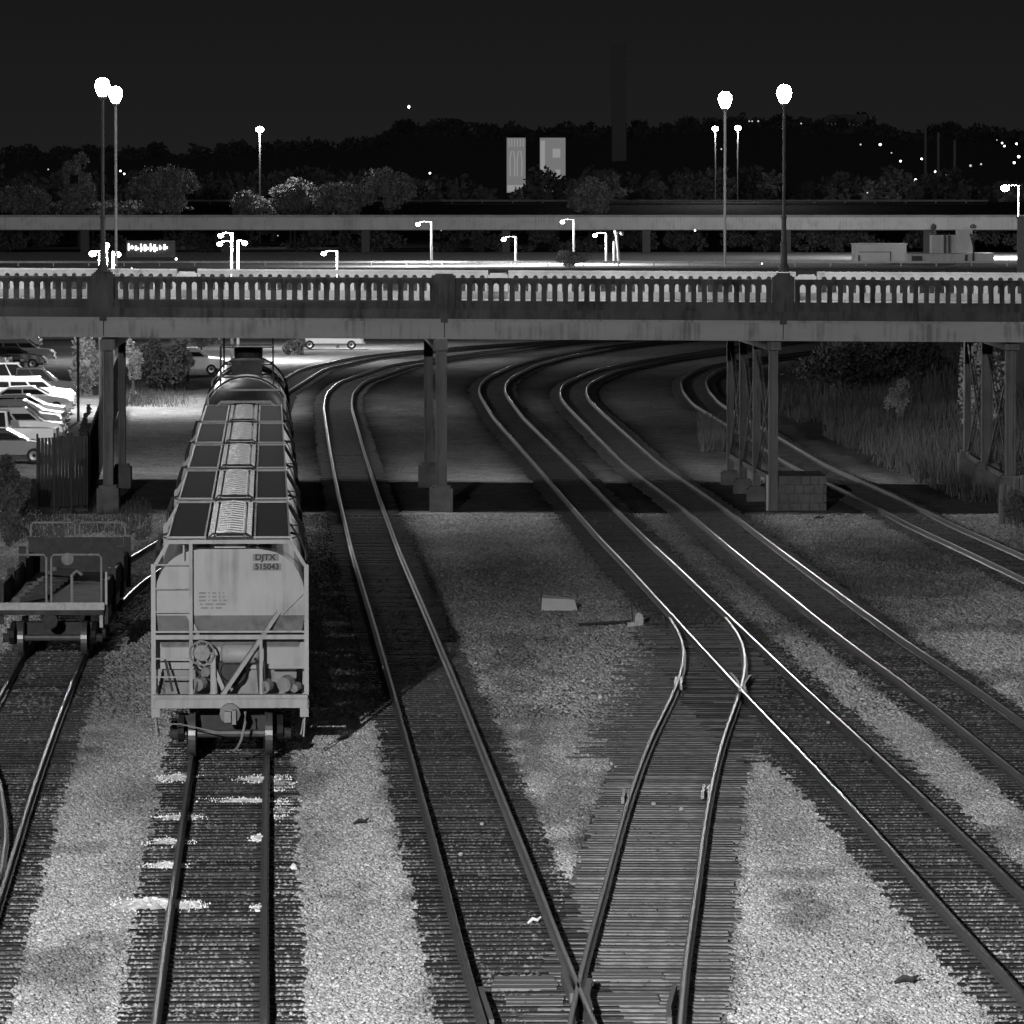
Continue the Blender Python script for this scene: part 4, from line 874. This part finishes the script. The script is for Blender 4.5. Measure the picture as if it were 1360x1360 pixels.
# far woodland along the skyline
cl = []
for k in range(420):
    px = random.uniform(-150, 1500); Y = random.uniform(1380, 1520); X = (px-680)*Y/F; z = float(height(X, Y)); r_ = random.uniform(1.5, 3.4); cl.append((X, Y, z+random.uniform(-1, 1.2), r_, r_, r_*.9))
o = leaves(cl, 60000, .8, 'woods', 'far_woodland', None); tag(o, kind='stuff')
cl = []
for k in range(150):
    px = random.uniform(-100, 1460); Y = random.uniform(830, 990); X = (px-680)*Y/F; r_ = random.uniform(1.5, 3); cl.append((X, Y, 10+random.uniform(0, 3), r_, r_, r_))
o = leaves(cl, 40000, .6, 'woods', 'hillside_scrub', None); tag(o, kind='stuff')
cl = [(random.uniform(-60, 60), random.uniform(603.5, 606), random.uniform(5.8, 7.4), 1.8, 1.0, .9) for k in range(80)]
o = leaves(cl, 30000, .25, 'leafdark', 'undergrowth', None); tag(o, kind='stuff')

# ------------------------------------------------------------------ parked cars
def car(kind, paint, loc, rz, label, grp='parked cars in the left lot'):
    t = thing('parked_car', loc, label, 'car', grp, rz)
    if kind == 'sedan': Lc, body, cab = 4.6, [(0,.35),(0,.75),(.08,.92),(1.0,1.0),(3.3,.98),(4.35,.82),(4.55,.65),(4.6,.35)], [(.55,.96),(1.3,1.42),(2.5,1.45),(3.45,.95)]
    elif kind == 'suv': Lc, body, cab = 4.7, [(0,.4),(0,.95),(.06,1.1),(3.5,1.1),(4.45,1.0),(4.65,.8),(4.7,.4)], [(.1,1.08),(.35,1.66),(2.8,1.72),(3.65,1.08)]
    elif kind == 'van': Lc, body, cab = 5.0, [(0,.4),(0,1.0),(.05,1.15),(3.9,1.1),(4.8,.95),(5.0,.4)], [(.05,1.12),(.2,1.7),(3.0,1.78),(4.2,1.08)]
    elif kind == 'truck': Lc, body, cab = 6.5, [(0,.4),(0,1.75),(.05,1.8),(4.4,1.4),(6.2,1.25),(6.5,.4)], [(.02,1.75),(.02,2.7),(4.0,2.7),(4.4,1.4)]
    else: Lc, body, cab = 5.6, [(0,.5),(0,1.1),(2.2,1.12),(2.3,1.12),(4.6,1.15),(5.4,1.05),(5.6,.85),(5.6,.5)], [(2.1,1.1),(2.2,1.88),(3.6,1.9),(4.5,1.12)]
    hw = .9 if kind != 'truck' else 1.1
    def slab(poly, hw, inset, top=0):
        b = MB(); cxx = sum(p[0] for p in poly)/len(poly); czz = sum(p[1] for p in poly)/len(poly); n = len(poly); zs = [p[1] for p in poly]; z0_, z1_ = min(zs), max(zs); V = []
        for (k, yy) in ((1, -hw), (0, -hw+.1), (0, hw-.1), (1, hw)):
            for (x, z) in poly:
                f_ = (z-z0_)/(z1_-z0_); yv = yy*(1-top*f_); V.append((x+(cxx-x)*inset*k, yv, z+(czz-z)*inset*k))
        Fc = [tuple(range(n)), tuple(range(4*n-1, 3*n-1, -1))]
        for r_ in range(3):
            for k in range(n): Fc.append((r_*n+k, (r_+1)*n+k, (r_+1)*n+(k+1) % n, r_*n+(k+1) % n))
        return b.add(V, Fc)
    slab(body, hw, .04).build('body', paint, t, smooth=False)
    cb = slab(cab, hw-.06, .03, .2).build('cabin', paint, t)
    # side windows and windscreens follow the cabin outline, a little proud
    g = MB(); z0, z1 = cab[0][1]+.06, cab[1][1]-.08
    def side(x0b, x0t, x1t, x1b):
        for s_ in (-1, 1):
            y0 = s_*(hw-.06)*(1-.2*.12)+s_*.012; y1 = s_*(hw-.06)*(1-.2*.88)+s_*.012
            g.add([(x0b, y0, z0), (x1b, y0, z0), (x1t, y1, z1), (x0t, y1, z1)], [(0,1,2,3)])
    lerp = lambda p, q, z: p[0]+(q[0]-p[0])*(z-p[1])/(q[1]-p[1])
    lb0, lt0 = lerp(cab[0], cab[1], z0)+.08, lerp(cab[0], cab[1], z1)+.08; rb0, rt0 = lerp(cab[2], cab[3], z0)-.1, lerp(cab[2], cab[3], z1)-.08
    n = 2 if kind in ('sedan', 'pickup') else 3
    if kind == 'truck': lb0 = lt0 = 3.0; n = 1
    for k in range(n):
        f0, f1 = k/n+.02, (k+1)/n-.02; side(lb0+(rb0-lb0)*f0, lt0+(rt0-lt0)*f0, lt0+(rt0-lt0)*f1, lb0+(rb0-lb0)*f1)
    for (p, q) in ((cab[0], cab[1]), (cab[3], cab[2])):
        d = Vector((q[1]-p[1], 0, -(q[0]-p[0]))); d = d.normalized()*.012*(-1 if p is cab[0] else 1); d = Vector((-abs(d.x) if p is cab[0] else abs(d.x), 0, abs(d.z)))
        V = []
        for f_ in (.12, .9):
            x = p[0]+(q[0]-p[0])*f_; z = p[1]+(q[1]-p[1])*f_; hwk = (hw-.16)*(1-.2*f_)
            V += [(x+d.x, -hwk, z+d.z), (x+d.x, hwk, z+d.z)] if f_ < .5 else [(x+d.x, hwk, z+d.z), (x+d.x, -hwk, z+d.z)]
        g.add(V, [(0,1,2,3)])
    g.build('window', 'glass', t, fixn=False)
    for x in (Lc*.19, Lc*.81):
        for s_ in (-1, 1):
            b = MB(); b.lathe([(.2,-.1),(.31,-.11),(.33,-.06),(.33,.06),(.31,.11),(.2,.1)], (x, s_*(hw-.08), .33), (0,1,0), 20); wv = b.build('wheel', 'tyre', t)
            b = MB(); b.lathe([(0,-.09),(.2,-.115),(.21,-.09),(.21,.09),(.2,.115),(0,.09)], (x, s_*(hw-.08), .33), (0,1,0), 14); b.build('rim', 'rim', wv)
    for s_ in (-1, 1):
        b = MB(); b.box(Lc-.2, Lc+.015, s_*(hw-.22)-.16, s_*(hw-.22)+.16, body[-2][1]-.14, body[-2][1]+.02); b.build('headlight', 'headl', t)
        b = MB(); b.box(-.02, .06, s_*(hw-.2)-.12, s_*(hw-.2)+.12, .75, .92); b.build('tail_light', 'gcar', t)
    b = MB(); b.box(-.05, .1, -hw+.1, hw-.1, .38, .55); b.box(Lc-.1, Lc+.06, -hw+.1, hw-.1, .36, .52); b.build('bumper', 'gcar', t)
    return t, Lc
def park(kind, paint, nosepx, Y, label, flip=False, grp='parked cars in the left lot', dz=0, rz0=0):
    X = (nosepx-680)*Y/F; Lc = dict(sedan=4.6, suv=4.7, van=5.0, truck=6.5, pickup=5.6)[kind]
    loc = (X-Lc, Y, -.18+dz) if not flip else (X, Y, -.18+dz)
    car(kind, paint, loc, math.pi+rz0 if flip else rz0, label, grp)
park('sedan', 'dcar', 74, 258, 'dark sedan nearest to the kerb at the left edge')
park('pickup', 'wcar', 76, 268, 'white crew cab pickup behind the nearest dark sedan', flip=True)
park('suv', 'gcar', 84, 287, 'dark grey sport car with long roof behind the white pickup')
park('suv', 'silver', 88, 277, 'silver wagon squeezed between white pickup and dark grey car')
park('sedan', 'gcar', 90, 295, 'grey sedan low between dark grey car and silver sedan')
park('pickup', 'wcar', 70, 344, 'white pickup last in the left row')
park('sedan', 'silver', 30, 420, 'silver sedan in the aisle behind the far row')
park('sedan', 'silver', 92, 303, 'silver sedan in the middle of the left row')
park('sedan', 'wcar', 98, 316, 'white sedan with sloping hood behind the silver sedan')
park('suv', 'wcar', 99, 324, 'white tall wagon behind the white sedan')
park('pickup', 'dcar', 104, 334, 'dark pickup at the back of the left row')
park('suv', 'dcar', 38, 392, 'dark car half hidden behind the truck at the left', rz0=-.5)
park('sedan', 'dcar', 62, 398, 'dark sedan with bright headlights in the far row')
park('suv', 'gcar', 73, 408, 'small dark car end at the right of the far row')
park('suv', 'dcar', 55, 446, 'dark car farthest away under the girder edge')
park('truck', 'white', 14, 378, 'pale box truck cut off by the left edge')
park('suv', 'wcar', 300, 385, 'white car partly hidden by the tank wagon', grp='parked vehicles beside the curved track')
park('van', 'wcar', 484, 448, 'white van on the road edge left of the middle pier', grp='parked vehicles beside the curved track')
# kerb, fence, poles
kb = thing('kerb', (-25, 247, -.2), 'pale kerb line in front of nearest parked sedan', 'kerb'); b = MB(); a = at(-40, 603, -.2); c_ = at(54, 603, -.2); b.box(a.x, c_.x, a.y, a.y+.2, -.25, .0); b.box(a.x, c_.x, a.y+7, a.y+7.2, -.25, -.05); b.build('kerb_stone', 'paleconc', kb, world=True)
fn = thing('slatted_fence', (*at(85, 680, -.2).xy, -.2), 'dark slatted fence left of the left bridge column', 'fence')
P = [at(50, 683, -.2), at(118, 680, -.2), Vector((-21.5, 330, -.2))]
for p, q in zip(P, P[1:]):
    n = max(3, int((q-p).length/2.4)); b = MB(); hgt = 2.6
    for k in range(n):
        a = p.lerp(q, k/n); c_ = p.lerp(q, (k+1)/n); m_ = max(2, int((c_-a).length/.14))
        for j in range(m_):
            e = a.lerp(c_, (j+.1)/m_); f_ = a.lerp(c_, (j+.9)/m_); b.beam((e.x, e.y, hgt/2), (f_.x, f_.y, hgt/2), .015, hgt-.1)
    b.build('slat_panel', 'fence', fn, world=True)
    for k in range(n+1):
        a = p.lerp(q, k/n); b = MB(); b.tube([(a.x, a.y, -.3), (a.x, a.y, hgt+.1)], .04, 6); b.build('fence_post', 'fence', fn, world=True)
up = thing('sign_pole', at(104, 560, -.2), 'thin dark pole in front of the lit tree', 'pole'); b = MB(); b.tube([(0,0,0),(0,0,6.4)], .07, 8); b.build('shaft', 'post', up)
b = MB(); b.box(-.12, .12, -.05, .05, 6.2, 6.5); b.build('pole_cap', 'post', up)
# wooden piles right
wp = thing('timber_piles', (*at(1345, 700, -.2).xy, -.2), 'cluster of weathered upright timber piles at the right edge', 'timber piles')
for k in range(5):
    p = at(1330+k*9, 698-k, -.2); b = MB(); b.tube([(p.x, p.y, -.3), (p.x+.05, p.y, random.uniform(1.1, 1.5))], .12, 8); b.build('pile', 'wood', wp, world=True)
# concrete block, switch stand, litter
cb = thing('concrete_block', (*at(743, 811, -.2).xy, -.2), 'small pale concrete block standing alone between the tracks', 'concrete block')
b = MB(); b.add([(-.5,0,0),(.5,0,0),(.5,.6,0),(-.5,.6,0),(-.48,.1,.34),(.42,.1,.3),(.42,.5,.3),(-.46,.5,.42)], [(3,2,1,0),(4,5,6,7),(0,1,5,4),(1,2,6,5),(2,3,7,6),(3,0,4,7)]); b.build('block', 'paleconc', cb)
b = MB(); b.box(-.52, -.46, .5, .56, 0, .5); b.build('corner_pin', 'cardark', cb)
sw = thing('switch_stand', (*at(848, 832, -.2).xy, -.2), 'small low switch stand on long ties left of the switch', 'switch stand')
b = MB(); b.box(-.3, .12, -.2, .2, 0, .12); b.prism([(-.1,.12),(.14,.12),(.1,.32),(0,.38),(-.08,.3)], (0,-.12,0), (1,0,0), (0,0,1), (0,.24,0)); b.build('housing', 'bright', sw)
b = MB(); b.tube([(-.15,0,.1),(-.2,0,.75)], .02, 6); b.tube([(.1,0,.08),(1.4,0,.08)], .025, 6); b.tube([(-.2,-.1,.15),(-1.6,-.3,.08)], .04, 6); b.build('lever', 'cardark', sw)
for i, (x, y, s, lb) in enumerate([(1030,682,.1,''),(1088,690,.16,'dark lump of debris in front of the stone footing'),(797,928,.05,'single white stone left of the diverging track'),(390,1155,.06,'single white stone right of the train track'),(1205,1306,.15,'dark scrap of bark on the pale gravel at lower right'),(480,1095,.12,'dark crooked twig on gravel left of second track'),(1150,1012,.14,'dark flat scrap between the rails of the main track'),(710,1227,.09,'pale wood chip on the ties at bottom centre')]):
    if not lb: continue
    p = at(x, y, -.18); b = MB()
    if 'white stone' in lb: b.ball((0,0,s*.5), s, 5); b.v = [(a+random.uniform(-.2,.2)*s, c_+random.uniform(-.2,.2)*s, d+random.uniform(-.2,.2)*s) for a, c_, d in b.v]; nm, mt, ct_ = 'loose_stone', 'white', 'stone'
    else: b.tube([(-s*1.2,0,.0),(-s*.3,s*.3,.07),(s*.5,0,.05),(s*1.1,s*.4,.1)], [s*.2, s*.35, s*.3, s*.12], 6); nm, mt, ct_ = ('wood_chip', 'white', 'wood chip') if 'pale' in lb and 'chip' in lb else ('debris_scrap', 'cardark', 'debris')
    o = b.build(nm, mt); o.location = (p.x, p.y, -.17); tag(o, lb, ct_)
for i, (x, y, lb) in enumerate([(1148,1008,''),(640,1095,'white fleck of litter on ties between the rails of second track'),(868,1068,'small white litter on closely laid ties near joint'),(905,1075,'second white litter scrap right beside the right diverging rail'),(612,1135,'bright flat stone on ties at left part of second track'),(1100,960,'pale lump beside the right rail of main track')]):
    if not lb: continue
    p = at(x, y, -.15); b = MB(); b.ball((0,0,.02), .035, 5); b.v = [(a*random.uniform(.7,1.6), c_*random.uniform(.6,1.4), d) for a, c_, d in b.v]; o = b.build('litter_scrap', 'paleconc'); o.location = (p.x, p.y, -.16); tag(o, lb, 'litter')
# yard light masts out of view; the two weaker ones carry fill lamps
for i, (l, p, r) in enumerate(YARD[:3]):
    t = thing('flood_light_mast', (l[0], l[1], -.2), ['tall flood light mast outside the left of the picture', 'unseen fill light mast outside the right of the picture', 'unseen fill light mast far outside the left edge'][i], 'light mast', 'yard flood light masts')
    b = MB(); b.tube([(0,0,0),(0,0,l[2]+.9)], [.2,.1], 8); b.build('post', 'postpale', t)
    b = MB(); b.box(-.5,.5,-.3,.3,l[2]+.8,l[2]+1.0); b.build('lamp_housing', 'post', t)
